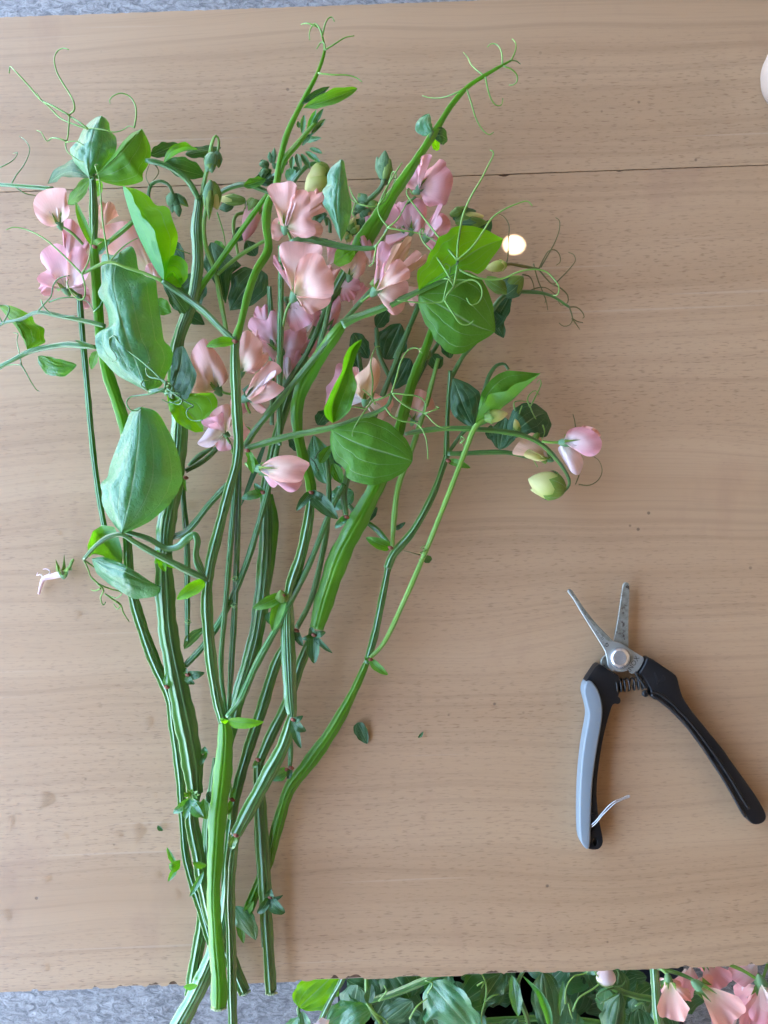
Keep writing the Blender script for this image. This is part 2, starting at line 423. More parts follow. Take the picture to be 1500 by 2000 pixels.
right_h = [(664,580),(690,580),(760,628),(850,688),(866,715),(880,780),(905,850),(960,930),(1050,1040),(1150,1160),(1240,1290),(1320,1400),(1390,1500),(1440,1588),(1448,1630),(1428,1660),(1388,1674),(1352,1668),(1322,1638),(1298,1590),(1255,1510),(1190,1400),(1110,1280),(1030,1160),(940,1045),(860,960),(790,900),(735,858),(705,850),(690,800),(680,770),(650,720),(625,692),(608,684),(640,640),(655,608)]
hr = extrude('handle', right_h, 1.5, 11.0, M_black, snips, 2.2, 3, smooth=1)
def zpath(pts, z, w): return [(*Zs(a, b), z, w) for a, b in pts]
rim_in = [(722,838),(790,880),(868,945),(950,1030),(1035,1140),(1118,1262),(1196,1385),(1262,1498),(1318,1600),(1350,1650)]
rim_out = [(720,815),(780,838),(850,890),(925,965),(1010,1060),(1100,1178),(1185,1300),(1262,1418),(1325,1525),(1372,1600)]
tube('rib', zpath(rim_in, 10.6, 7.5), M_black, hr, 10, 60)
tube('rib', zpath(rim_out, 10.9, 6.0), M_black, hr, 10, 60)
dome('stop_knob', 684, 833, [(24, 2), (24, 9.5), (20, 11), (10, 11.6), (1, 11.7)], M_black, hr, 20)
tube('rib', zpath([(616, 690), (650, 742), (686, 796)], 10.6, 6), M_black, hr, 8, 16)
hole = [(327 + 15 * math.cos(2 * math.pi * i / 18), 1788 + 27 * math.sin(2 * math.pi * i / 18)) for i in range(18)]
left_h = [(340,626),(366,627),(400,650),(440,680),(492,702),(489,760),(482,822),(476,838),(492,844),(495,870),(480,886),(455,880),(438,892),(420,950),(400,1020),(375,1130),(355,1250),(340,1380),(337,1500),(345,1600),(360,1680),(376,1750),(379,1800),(355,1834),(320,1840),(284,1834),(255,1815),(236,1780),(229,1700),(228,1600),(232,1400),(246,1250),(264,1110),(288,980),(290,925),(270,855),(256,800),(262,750),(275,722),(304,678)]
hl = extrude('handle', left_h, 1.5, 10.0, M_black, snips, 1.8, 3, hole=hole, smooth=1)
grip = [(258,742),(280,727),(306,735),(336,775),(359,830),(371,890),(371,950),(361,1030),(341,1140),(321,1260),(304,1400),(297,1550),(293,1700),(291,1800),(276,1832),(246,1812),(223,1765),(217,1650),(219,1450),(231,1270),(251,1110),(277,980),(279,930),(261,860),(245,800)]
extrude('grip_insert', grip, 1.2, 12.4, M_grey, hl, 4.0, 5, smooth=1)
dome('rivet', 333, 1636, [(13, 9), (13, 10.6), (9, 11.2), (1, 11.4)], M_black, hl, 14)
# coil spring between the handles
hx = []
turns = 7; N = turns * 18
for i in range(N + 1):
    q = i / N; a = 2 * math.pi * turns * q
    X = 478 + (668 - 478) * q + (9 if q > .5 else 0); Y = 783 - 22 * q
    hx.append(P(*Zs(X, Y), 7.0) + Vector((0, px(40 / 3.409) * math.cos(a), px(36 / 3.409) * math.sin(a))))
V, Fc, UV = sweep(hx, [px(5.2 / 3.409)] * len(hx), circ(7)); mesh_obj('spring', V, Fc, M_spring, snips, UV)
# wire latch folded out from the grey-gripped handle
wire = [(318,1712,11),(345,1690,12),(400,1625,14),(438,1582,15),(478,1552,15.5),(530,1530,15.5),(574,1511,15.5),(578,1518,15.5),(530,1540,15.5),(484,1562,15.5),(440,1602,15),(395,1648,14),(352,1700,12.5),(326,1722,11)]
tube('latch_wire', [(*Zs(a, b), z, 2.0) for a, b, z in wire], M_chrome, snips, 7, 70)
def lettering(name, txt, X, Y, size_px, ang, z, parent, mat=None):
    cu = bpy.data.curves.new(name, 'FONT'); cu.body = txt; cu.size = px(size_px); cu.align_x = 'CENTER'; cu.align_y = 'CENTER'; cu.extrude = 0.00004
    cu.space_character = 1.05
    tmp = bpy.data.objects.new(name, cu); col.objects.link(tmp)
    tmp.location = P(*Zs(X, Y), z); tmp.rotation_euler = (0, 0, ang)
    bpy.context.view_layer.update()
    me = bpy.data.meshes.new_from_object(tmp.evaluated_get(bpy.context.evaluated_depsgraph_get()))
    M = tmp.matrix_world.copy(); bpy.data.objects.remove(tmp); me.transform(M)
    me.materials.clear(); me.materials.append(mat or M_ink)
    o = bpy.data.objects.new(name, me); col.objects.link(o); put(o, parent)
    return o
lettering('lettering', 'INOX', 603, 638, 13, R(57), 9.05, b2)
# arrow-like maker's mark and the small worn line of print on the upper blade
for pts in ([(408, 516), (436, 517), (428, 497), (420, 506)], [(436, 517), (424, 522)]):
    tube('maker_mark', [(*Zs(a, b), 9.05, 1.3) for a, b in pts], M_ink, b2, 5, 14)
lettering('lettering', 'Lv .. 31 .. n', 392, 462, 7, R(-56), 9.05, b2)
# faint embossed mark on the black handle
for pts in ([(742, 688), (756, 735), (760, 770)], [(742, 688), (750, 696), (770, 752)], [(800, 706), (816, 738), (766, 766)], [(800, 706), (790, 742), (760, 770)]):
    tube('embossed_mark', [(*Zs(a, b), 11.0, 1.0) for a, b in pts], M_grey if False else M_black, hr, 5, 14)
# ---------------------------------------------------------------- plant materials
def stem_mat(name, c1, c2, pale, trans=(0.20, 0.42, 0.02), tw=0.22, spec=0.9, rough=0.28, wax=0.2, coat=0.25, lines=0.4, wing=(0.13, 0.36, 0.04)):
    t = NT(name); u = t.node('UVMap'); sx = t.node('SeparateXYZ', i0=u.outputs[0])
    oc = t.coord('Object')
    q = t.node('CombineXYZ', X=t.math('MULTIPLY', sx.outputs[0], 24.0), Y=t.math('MULTIPLY', sx.outputs[1], 0.35))
    str_ = t.noise(q, 1.0, 3, 0.6)
    blot = t.noise(oc, 45, 3, 0.5)
    k = t.mix(t.ramp(blot, [(0.35, 0.0), (0.7, 1.0)]), c1, c2)
    k = t.mix(t.math('MULTIPLY', t.ramp(str_, [(0.54, 0.0), (0.60, 1.0)]), t.math('MULTIPLY', t.ramp(t.noise(oc, 24, 2), [(0.38, 0.25), (0.62, 1.0)]), lines)), k, pale)
    k = t.mix(t.math('MULTIPLY', t.ramp(str_, [(0.34, 1.0), (0.44, 0.0)]), 0.45), k, tuple(v * 0.45 for v in c1))
    au = t.math('ABSOLUTE', t.math('SUBTRACT', t.math('MULTIPLY', t.math('FRACT', t.math('MULTIPLY', sx.outputs[0], 2.0)), 2.0), 1.0))
    k = t.mix(t.math('MULTIPLY', t.ramp(au, [(0.40, 0.0), (0.48, 1.0)]), 0.45), k, wing)
    k = t.mix(t.math('MULTIPLY', t.ramp(au, [(0.92, 0.0), (0.97, 1.0)]), 0.7), k, (0.34, 0.50, 0.16))
    k = t.mix(t.math('MULTIPLY', t.ramp(t.noise(oc, 380, 3, 0.6), [(0.66, 0.0), (0.74, 1.0)]), 0.35), k, (0.20, 0.26, 0.09))
    fine = t.noise(oc, 1500, 2)
    nb = t.bump(t.math('ADD', str_, t.math('MULTIPLY', fine, 0.3)), 0.28, 0.0006)
    p = t.principled(k, rough, nb, Specular_IOR_Level=spec, Coat_Weight=coat, Coat_Roughness=0.18, Sheen_Weight=wax, Sheen_Roughness=0.35, Sheen_Tint=(0.78, 0.92, 1.0))
    tr = t.node('BsdfTranslucent', Color=trans)
    return t.finish(t.node('MixShader', i0=tw, i1=p, i2=tr).outputs[0])
M_sg = stem_mat('stem_glaucous', (0.045, 0.19, 0.035), (0.085, 0.28, 0.06), (0.46, 0.60, 0.42), spec=1.0, rough=0.22, wax=0.3, coat=0.6, lines=0.36)
M_sb = stem_mat('stem_bright', (0.085, 0.28, 0.006), (0.14, 0.38, 0.012), (0.30, 0.52, 0.08), trans=(0.26, 0.62, 0.01), tw=0.36, spec=0.6, lines=0.45)
M_sd = stem_mat('stem_dark', (0.040, 0.14, 0.022), (0.075, 0.21, 0.035), (0.27, 0.42, 0.18), tw=0.15)
M_sy = stem_mat('stem_young', (0.17, 0.37, 0.035), (0.24, 0.46, 0.07), (0.40, 0.56, 0.20), tw=0.25)
M_brownt = plain('withered_tendril', (0.13, 0.12, 0.03), 0.55)
M_scar = plain('stem_scar', (0.20, 0.06, 0.03), 0.7)
M_cut = plain('cut_end', (0.33, 0.42, 0.20), 0.6)

def leaf_mat(name, top, alt, trans, tw=0.30, rough=0.42, blister=0.6, spec=0.5, back=(0.15, 0.31, 0.17), wax=0.1):
    t = NT(name); u = t.node('UVMap'); s = t.node('SeparateXYZ', i0=u.outputs[0]); X, Y = s.outputs[0], s.outputs[1]
    oc = t.coord('Object')
    ax = t.math('ABSOLUTE', X)
    v = t.math('ABSOLUTE', t.math('SUBTRACT', t.math('FRACT', t.math('ADD', t.math('MULTIPLY', ax, 2.6), 0.0)), 0.5))
    veins = t.ramp(v, [(0.455, 0.0), (0.50, 1.0)])
    rib = t.ramp(ax, [(0.0, 1.0), (0.045, 0.0)])
    vm = t.math('MAXIMUM', t.math('MULTIPLY', veins, t.math('SUBTRACT', 1.0, t.math('MULTIPLY', Y, 0.75))), rib)
    vor = t.node('TexVoronoi', {'feature': 'DISTANCE_TO_EDGE'}, Vector=t.node('VectorMath', {'operation': 'ADD'}, i0=oc, i1=t.node('VectorMath', {'operation': 'SCALE'}, i0=t.node('TexNoise', Vector=oc, Scale=200.0).outputs[1], Scale=0.003).outputs[0]).outputs[0], Scale=330.0).outputs[0]
    net = t.ramp(vor, [(0.0, 1.0), (0.09, 0.0)])
    bl = t.noise(oc, 120, 3, 0.5); big = t.noise(oc, 28, 3)
    k = t.mix(t.ramp(big, [(0.35, 0.0), (0.68, 1.0)]), top, alt)
    k = t.mix(t.math('MULTIPLY', vm, 0.72), k, (0.34, 0.52, 0.25))
    k = t.mix(t.math('MULTIPLY', net, 0.20), k, tuple(v * 1.5 for v in alt))
    bf = t.node('NewGeometry').outputs['Backfacing']
    k = t.mix(t.math('MULTIPLY', bf, 0.85), k, back)
    h = t.math('ADD', t.math('MULTIPLY', bl, blister), t.math('SUBTRACT', t.math('MULTIPLY', t.ramp(vor, [(0.0, 0.0), (0.25, 1.0)]), 0.25 * blister), t.math('MULTIPLY', vm, 0.5)))
    nb = t.bump(h, 0.42, 0.0010)
    p = t.principled(k, rough, nb, Specular_IOR_Level=spec, Sheen_Weight=wax, Sheen_Roughness=0.35, Sheen_Tint=(0.78, 0.92, 1.0))
    tr = t.node('BsdfTranslucent', Color=t.mix(t.math('MULTIPLY', vm, 0.4), trans, (0.12, 0.22, 0.02)), Normal=nb)
    return t.finish(t.node('MixShader', i0=tw, i1=p, i2=tr).outputs[0])
M_lb = leaf_mat('leaf_glaucous', (0.050, 0.20, 0.085), (0.085, 0.27, 0.125), (0.19, 0.62, 0.005), 0.32, 0.33, 1.1, 1.0, wax=0.35)
M_lg = leaf_mat('leaf_green', (0.060, 0.20, 0.014), (0.095, 0.26, 0.024), (0.20, 0.56, 0.005), 0.36, 0.45, 0.5, 0.4)
M_ll = leaf_mat('leaf_bright', (0.095, 0.31, 0.008), (0.13, 0.37, 0.012), (0.34, 0.88, 0.004), 0.50, 0.48, 0.45, 0.4, back=(0.10, 0.30, 0.17))
M_ld = leaf_mat('leaf_dark', (0.030, 0.095, 0.035), (0.05, 0.135, 0.045), (0.08, 0.25, 0.01), 0.22, 0.42, 0.7, 0.45)  # dark leaves; in the crate pile this colour also stands in for shade
def petal_mat(name, base, edge, mid=None, tw=0.36, veins=0.42):
    t = NT(name); u = t.node('UVMap'); s = t.node('SeparateXYZ', i0=u.outputs[0]); X, Y = s.outputs[0], s.outputs[1]
    oc = t.coord('Object')
    n = t.noise(oc, 60, 3)
    f = t.math('ADD', Y, t.math('MULTIPLY', t.math('SUBTRACT', n, 0.5), 0.5))
    k = t.ramp(f, [(0.08, base), (0.42, mid or tuple((a + b) / 2 for a, b in zip(base, edge))), (0.80, edge)])
    q = t.node('CombineXYZ', X=t.math('MULTIPLY', X, 26.0), Y=t.math('MULTIPLY', Y, 1.6))
    st = t.noise(q, 1.0, 3, 0.6)
    k = t.mix(t.math('MULTIPLY', t.ramp(st, [(0.52, 0.0), (0.72, 1.0)]), veins), k, tuple(min(1, v * 0.80) for v in edge))
    nb = t.bump(t.math('ADD', t.math('MULTIPLY', st, 0.6), t.noise(oc, 110, 3)), 0.22, 0.0010)
    p = t.principled(k, 0.52, nb, Specular_IOR_Level=0.35, Sheen_Weight=0.12)
    tr = t.node('BsdfTranslucent', Color=k, Normal=nb)
    return t.finish(t.node('MixShader', i0=tw, i1=p, i2=tr).outputs[0])
M_ps = petal_mat('petal_salmon', (0.80, 0.76, 0.46), (0.90, 0.48, 0.41), (0.88, 0.58, 0.46))
M_pp = petal_mat('petal_pink', (0.88, 0.80, 0.72), (0.86, 0.42, 0.46), (0.88, 0.62, 0.60))
M_pl = petal_mat('petal_lilac_pink', (0.88, 0.76, 0.74), (0.88, 0.46, 0.50), (0.90, 0.60, 0.62))
M_pr = petal_mat('petal_rose', (0.84, 0.62, 0.54), (0.82, 0.38, 0.40), (0.84, 0.48, 0.46))
M_pw = petal_mat('petal_pale', (0.88, 0.82, 0.66), (0.86, 0.66, 0.66), (0.88, 0.74, 0.70))
M_po = petal_mat('petal_peach', (0.80, 0.66, 0.34), (0.82, 0.50, 0.33), (0.82, 0.55, 0.35))
M_pc = petal_mat('petal_cream', (0.30, 0.47, 0.06), (0.78, 0.74, 0.32), (0.58, 0.64, 0.17), veins=0.2)
M_cx = leaf_mat('calyx_green', (0.14, 0.25, 0.03), (0.20, 0.32, 0.05), (0.25, 0.48, 0.03), 0.25, 0.5, 0.3)
M_cd = leaf_mat('calyx_dark', (0.05, 0.13, 0.045), (0.09, 0.19, 0.07), (0.12, 0.28, 0.03), 0.2, 0.5, 0.3)
M_young = leaf_mat('bud_leaf', (0.09, 0.22, 0.09), (0.15, 0.31, 0.14), (0.18, 0.40, 0.04), 0.2, 0.45, 0.6)

# ---------------------------------------------------------------- plant builders
_up = [(-1,.0),(-.93,.07),(-.70,.20),(-.52,.31),(-.45,.44),(-.37,.52),(-.28,.50),(-.20,.45),(-.10,.52),(0,.57),(.10,.52),(.20,.45),(.28,.50),(.37,.52),(.45,.44),(.52,.31),(.70,.20),(.93,.07),(1,.0)]
WING = [(u, v, (u + 1) / 4) for u, v in _up] + [(u, -v * .8, 1 - (u + 1) / 4) for u, v in reversed(_up[1:-1])]
_u2 = [(-1,-.12),(-.95,-.05),(-.70,.06),(-.47,.13),(-.40,.36),(-.30,.47),(-.19,.46),(-.10,.38),(0,.45),(.10,.38),(.19,.46),(.30,.47),(.40,.36),(.47,.13),(.70,.10),(.95,.07),(1,.0)]
WING2 = [(u, v, (u + 1) / 4) for u, v in _u2] + [(u, v - .12 if abs(u) > .45 else -v * .7, 1 - (u + 1) / 4) for u, v in reversed(_u2[1:-1])]
RIDGE = [((1 + .11 * math.cos(7 * a)) * math.cos(a), (1 + .11 * math.cos(7 * a)) * math.sin(a) * .9, .25 + .09 * math.sin(a)) for a in [2 * math.pi * i / 28 for i in range(28)]]
FLATR = [(math.cos(a), (0.30 + 0.10 * abs(math.cos(3 * a))) * math.sin(a), a / 6.283) for a in [2 * math.pi * i / 20 for i in range(20)]]
_us = [(-1,.0),(-.92,.09),(-.62,.24),(-.34,.38),(-.15,.46),(-.05,.40),(.05,.40),(.15,.46),(.34,.38),(.62,.24),(.92,.09),(1,.0)]
SMOOTHW = [(u, v, (u + 1) / 4) for u, v in _us] + [(u, -v * .8, 1 - (u + 1) / 4) for u, v in reversed(_us[1:-1])]
GB = 'cut sweet pea stems heaped in the bunch on the table'
def shoot(label, base, group=GB, name='sweet_pea_stem'):
    return tag(empty(name, P(*base)), label, 'sweet pea', group)
def stem(sh, pts, mat, twist=0.0, prof=None, name='stem', n=None):
    d = sum(math.hypot(pts[i + 1][0] - pts[i][0], pts[i + 1][1] - pts[i][1]) for i in range(len(pts) - 1))
    q = rnd.uniform(0, 6)
    n = n or max(10, int(d / 7))
    A = catmull(pts, n)
    for i in range(n): A[i, 3] *= .93 + .05 * math.sin(i * .55 + q) + .03 * math.sin(i * 1.4 + 2 * q)
    o = tube(name, [tuple(a) for a in A], mat, sh, n=n, prof=prof or (SMOOTHW if mat is M_sb and rnd.random() < .6 else WING2 if rnd.random() < .75 else WING), twist=twist)
    return o
def stalk(sh, pts, mat, name='flower_stalk', prof=None, twist=0.3):
    return stem(sh, pts, mat, twist, prof or RIDGE, name)
def tendril(parent, pts, z=30, w=3.2, mat=None, z1=None):
    """A thin curling tendril through pixel points, tapering to its tip."""
    n = len(pts); z1 = z if z1 is None else z1
    A = [(x, y, z + (z1 - z) * i / (n - 1) + (1.0 * math.sin(i * 1.7)), w * 1.12 * (1 - 0.5 * i / (n - 1))) for i, (x, y) in enumerate(pts)]
    d = sum(math.hypot(pts[i + 1][0] - pts[i][0], pts[i + 1][1] - pts[i][1]) for i in range(n - 1))
    return tube('tendril', A, mat or M_sy, parent, m=6, n=max(8, int(d / 5)))
_ls = [0]
def leaflet(parent, base, tip, wl, wr, al=-.25, ar=-.25, mid=(), mat=None, pos=.45, q=.72, wave=.05, name='leaflet', bend=0, ns=30, nt=10, curl=0.0, quilt=1.0):
    """Leaf blade: midrib from base over mid to tip (x, y, z_mm); half widths in pixels, halves raised by al / ar."""
    _ls[0] += 1; r = random.Random(_ls[0] * 13)
    C = catmull([base, *mid, tip], ns + 1)
    pth = np.array([P(x, y, z) for x, y, z in C])
    pth[:, 2] += np.sin(np.linspace(0, math.pi, ns + 1)) * bend * 0.001
    T = np.gradient(pth, axis=0); T /= np.linalg.norm(T, axis=1)[:, None]
    V = []; UV = []; Fc = []
    e = math.log(.5) / math.log(pos)
    ph = [r.uniform(0, 6.28) for _ in range(6)]
    sc = px(1, base[2])
    for i in range(ns + 1):
        s = i / ns; sh = max(0.0, math.sin(math.pi * s ** e)) ** q
        N = np.cross((0, 0, 1), T[i]); N /= np.linalg.norm(N) + 1e-9      # left of travel
        B = np.cross(T[i], N)
        for j in range(-nt, nt + 1):
            tt = j / nt; a = abs(tt)
            left = tt > 0
            w = (wl if left else wr) * sc * sh * (1 + wave * 1.2 * math.sin(s * 19 + ph[0 if left else 1]) * a * a + wave * 0.55 * abs(math.sin(s * 26 + ph[2])) * a ** 4)
            ang = (al if left else ar) * (0.75 + 0.5 * a) + curl * a * a
            off = w * a
            z = off * math.sin(ang) + wave * w * 2.1 * math.sin(s * 15 + ph[3 if left else 4]) * a * a
            z += quilt * (wl + wr) * sc * 0.03 * abs(math.sin(math.pi * (2.6 * a * 1.0 - .0))) * min(1, sh * 1.5) * (0.6 + 0.4 * math.sin(s * 13 + tt * 3 + ph[2]))
            z += 0.022 * (wl + wr) * sc * math.sin(s * 9 + tt * 5 + ph[5]) * min(1, a * 3) * (1 if i else 0)
            p = pth[i] + N * (1 if left else -1) * off * math.cos(ang) + B * z
            V.append(p); UV.append((tt, s))
    m = 2 * nt + 1
    for i in range(ns):
        for j in range(m - 1):
            Fc.append((i * m + j, (i + 1) * m + j, (i + 1) * m + j + 1, i * m + j + 1))
    return mesh_obj(name, V, Fc, mat or M_lg, parent, UV)
def lin(pts, n):
    A = np.array(pts, float); q = np.r_[0, np.cumsum(np.linalg.norm(np.diff(A[:, :2], axis=0), axis=1))]
    t = np.linspace(0, q[-1], n); return np.column_stack([np.interp(t, q, A[:, k]) for k in range(A.shape[1])])
def tr(pts, x0, y0, k): return [(x0 + a / k, y0 + b / k) for a, b in pts]
def blade(parent, mid, left, right, zs, dl=-3, dr=-3, mat=None, bulge=1.5, quilt=1.0, wave=1.0, name='leaflet', ns=40, nt=9):
    """Leaf blade between a midrib and its two margins (photo points, base to tip); zs = heights of base, middle, tip in mm."""
    _ls[0] += 1; r = random.Random(_ls[0] * 7); ph = [r.uniform(0, 6.28) for _ in range(6)]
    M, L, Q = catmull(mid, ns + 1), lin(left, ns + 1), lin(right, ns + 1)
    L[1:-1] = .5 * L[1:-1] + .25 * (L[:-2] + L[2:]); Q[1:-1] = .5 * Q[1:-1] + .25 * (Q[:-2] + Q[2:])
    V = []; UV = []; Fc = []; m = 2 * nt + 1
    for i in range(ns + 1):
        s = i / ns; w = math.sin(math.pi * min(1, s * 1.05) ** .8) if s < 1 / 1.05 else 0
        zm = np.interp(s, [0, .5, 1], zs)
        for j in range(-nt, nt + 1):
            tt = j / nt; a = abs(tt); E = L if tt > 0 else Q; dz = dl if tt > 0 else dr
            x = M[i, 0] + (E[i, 0] - M[i, 0]) * a; y = M[i, 1] + (E[i, 1] - M[i, 1]) * a
            z = zm + dz * a ** 1.3 * (.35 + .65 * w) + bulge * math.sin(math.pi * a) * w
            z += quilt * w * (.8 * abs(math.sin(math.pi * 2.6 * a)) * (.5 + .5 * math.sin(s * 11 + 3 * tt + ph[0])) + .55 * math.sin(s * 17 + tt * 6 + ph[1]) * a + .7 * noise.noise(Vector((s * 9, tt * 4.5, ph[5]))) * min(1, a * 4) + .4 * noise.noise(Vector((s * 21, tt * 10, ph[5]))) * min(1, a * 5))
            z += wave * a * a * w * (1.2 * math.sin(s * 14 + ph[2 if tt > 0 else 3]) + .7 * math.sin(s * 27 + ph[4]))
            V.append(P(x, y, z)); UV.append((tt, s))
    for i in range(ns):
        for j in range(m - 1): Fc.append((i * m + j, (i + 1) * m + j, (i + 1) * m + j + 1, i * m + j + 1))
    return mesh_obj(name, V, Fc, mat or M_lg, parent, UV)
_tp = [0]
def tpetal(parent, base, outline, mat, rise=6, dome=3, ruffle=1.9, name='petal', nu=30, nv=14, crease=.8):
    """Petal fanning from its claw (x, y, z_mm) to a traced free edge; rise = height of the edge over the claw, dome = belly in mm."""
    _tp[0] += 1; r = random.Random(_tp[0] * 31); ph = [r.uniform(0, 6.28) for _ in range(5)]
    O = catmull([(x, y, 0) for x, y in outline], nu + 1); c = [r.uniform(.25, .75), r.uniform(.3, .7)]
    V = []; UV = []; Fc = []
    for i in range(nv + 1):
        v = i / nv
        for j in range(nu + 1):
            u = j / nu; k = .03 + .97 * v
            x = base[0] + (O[j, 0] - base[0]) * k; y = base[1] + (O[j, 1] - base[1]) * k
            # slight bow of the radial lines so that veins are not straight
            z = base[2] + rise * v + dome * math.sin(math.pi * min(1, v * .96)) * (.45 + .55 * math.sin(math.pi * u))
            z += ruffle * (v ** 3 * math.sin(u * 9 + ph[0]) + .6 * v ** 5 * math.sin(u * 21 + ph[1]) + .3 * v ** 8 * math.sin(u * 43 + ph[2]))
            z -= crease * v * math.exp(-((u - c[0]) / .045) ** 2) * 1.6 + crease * .7 * v * v * math.exp(-((u - c[1]) / .03) ** 2)
            V.append(P(x, y, z)); UV.append((2 * u - 1, v))
    m = nu + 1
    for i in range(nv):
        for j in range(nu): Fc.append((i * m + j, i * m + j + 1, (i + 1) * m + j + 1, (i + 1) * m + j))
    return mesh_obj(name, V, Fc, mat, parent, UV)
def bloom(sh, base, ang, size, petals, x0=0, y0=0, k=1, cx=None, teeth=1.2, keel=None, ped=None):
    """Blossom with traced petals: (name, outline, material, rise, dome[, claw offset]); ang = direction it opens to."""
    bx, by, bz = (*tr([base[:2]], x0, y0, k)[0], base[2])
    _fs[0] += 1
    M = frame((bx, by, bz), ang, 0, 10)
    f = petal('flower', M @ Matrix.Translation((0, 0, .001)), px(size * .42, bz), .4, sh, keel or M_pw, 0, .01, .0, 1.1, .1, seed=_fs[0], nu=8, nv=8)
    for p in petals:
        nm, o, m, rise, dome = p[:5]; off = p[5] if len(p) > 5 else 0
        tpetal(f, (bx, by, bz + off), tr(o, x0, y0, k), m, rise, dome, name=nm)
    calyx(M @ Matrix.Translation((0, -px(size * .07, bz), 0)), px(size, bz), f, cx, teeth, _fs[0])
    if ped: tube('pedicel', [(*q, 5.5) for q in ped], M_sy, f, 7, 12)
    return f
def frame(base, ang, roll, tilt):
    """Local frame of a blossom: Y = axis in the picture, Z = facing side."""
    return Matrix.Translation(P(*base)) @ Matrix.Rotation(R(ang - 90), 4, 'Z') @ Matrix.Rotation(R(tilt), 4, 'X') @ Matrix.Rotation(R(roll), 4, 'Y')
def petal(name, M, Rm, half, parent, mat, notch=.0, ruffle=.05, recurve=.15, fold=0.0, cup=0.0, asp=1.0, seed=0, y0=.04, k=9, nu=22, nv=12):
    r = random.Random(seed + 99); ph = r.uniform(0, 6.28); ph2 = r.uniform(0, 6.28)
    V = []; UV = []; Fc = []
    for i in range(nv + 1):
        v = i / nv
        for j in range(nu + 1):
            u = -1 + 2 * j / nu; th = u * half
            rr = Rm * (1 - .16 * u * u - .10 * u ** 4) * (1 - notch * math.exp(-(u / .16) ** 2)) * (1 + .03 * math.sin(u * 7 + ph2))
            rad = rr * (y0 + (1 - y0) * v)
            x = rad * math.sin(th) * asp; y = rad * math.cos(th)
            z = fold * abs(x) - recurve * Rm * v * v * (0.35 + u * u) + cup * Rm * math.sin(math.pi * min(1, v)) * .5
            z += ruffle * Rm * (v ** 3 * math.sin(u * 4.2 + ph) + .8 * v ** 5 * math.sin(u * (k + 2) + ph2) + .35 * v ** 8 * math.sin(u * 21 + ph))
            z += 0.025 * Rm * math.sin(v * 4 + u * 2.2 + ph2)
            V.append(M @ Vector((x, y, z))); UV.append((u, v))
    m = nu + 1
    for i in range(nv):
        for j in range(nu): Fc.append((i * m + j, i * m + j + 1, (i + 1) * m + j + 1, (i + 1) * m + j))
    return mesh_obj(name, V, Fc, mat, parent, UV)
def calyx(M, Rm, parent, mat=None, teeth=1.0, seed=0):
    """Green cup with five pointed, slightly spreading teeth at the origin of M."""
    r = random.Random(seed); V = []; UV = []; Fc = []; n = 40
    rows = [(0.02, -.10), (.055, -.06), (.085, -.01), (.10, .05), (.11, .10)]
    for rr, y in rows:
        for i in range(n):
            a = 2 * math.pi * i / n; V.append(M @ Vector((Rm * rr * math.cos(a), Rm * y, Rm * rr * math.sin(a)))); UV.append((0.5, y + .1))
    tl = [teeth * r.uniform(.15, .24) for _ in range(5)]; sp = [r.uniform(.02, .12) for _ in range(5)]
    for q in (1, 2, 3):
        for i in range(n):
            a = 2 * math.pi * i / n; kk = int(i * 5 / n); f = (i * 5 / n) % 1
            tri = max(0.0, 1 - abs(f - .5) * 2); mid = 2 * math.pi * (kk + .5) / 5
            s = q / 3; wdt = 1 - s * .97
            aa = mid + (a - mid) * wdt; y = .10 + tl[kk] * s * min(1, tri * 2.2)
            rr = .11 + sp[kk] * s * s
            V.append(M @ Vector((Rm * rr * math.cos(aa), Rm * y, Rm * rr * math.sin(aa)))); UV.append(((f - .5) * 2, s))
    for k in range(7):
        for i in range(n):
            j = (i + 1) % n
            if k >= 4 and int(i * 5 / n) != int(((i + 1) % n) * 5 / n): continue
            Fc.append((k * n + i, k * n + j, (k + 1) * n + j, (k + 1) * n + i))
    return mesh_obj('calyx', V, Fc, mat or M_cx, parent, UV)
_fs = [0]
def flower(sh, base, ang, size, roll=0, tilt=12, mat=None, half=1.25, notch=.10, fold=0.0, recurve=.18, ruffle=.055, wings=.72, wopen=38, wmat=None, keel=True, teeth=1.0, cx=None, ped=None):
    """Sweet pea blossom: keel (the flower part itself) with standard, two wings, calyx as its own pieces."""
    _fs[0] += 1; sd = _fs[0]
    Rm = px(size * 1.08, base[2]); M = frame(base, ang, roll, tilt); mat = mat or M_ps; wmat = wmat or mat
    kM = M @ Matrix.Translation((0, 0, Rm * .10)) @ Matrix.Rotation(R(28), 4, 'X')
    f = petal('flower', kM, Rm * .55, .42, sh, M_pw, 0, .01, .0, 1.1, .1, seed=sd, nu=8, nv=8)
    petal('standard_petal', M @ Matrix.Translation((0, Rm * .04, -Rm * .02)), Rm, half, f, mat, notch, ruffle, recurve, fold, .10, seed=sd)
    if wings:
        for s in (-1, 1):
            wM = M @ Matrix.Translation((s * Rm * .03, Rm * .05, Rm * .10)) @ Matrix.Rotation(R(20), 4, 'X') @ Matrix.Rotation(R(s * -(90 - wopen)), 4, 'Y') @ Matrix.Rotation(R(s * -16), 4, 'Z')
            petal('wing_petal', wM, Rm * wings, .62, f, wmat, 0, ruffle * 1.1, .12 * s, 0, .16, seed=sd * 3 + s, nu=14, nv=10)
    calyx(M @ Matrix.Translation((0, -Rm * .06, 0)), Rm * 1.05, f, cx, teeth, sd)
    if ped:
        p = [(*q, 5.5 if len(q) == 3 else q[3]) if len(q) == 3 else q for q in ped]
        tube('pedicel', p, M_sy, f, 7, 14)
    return f
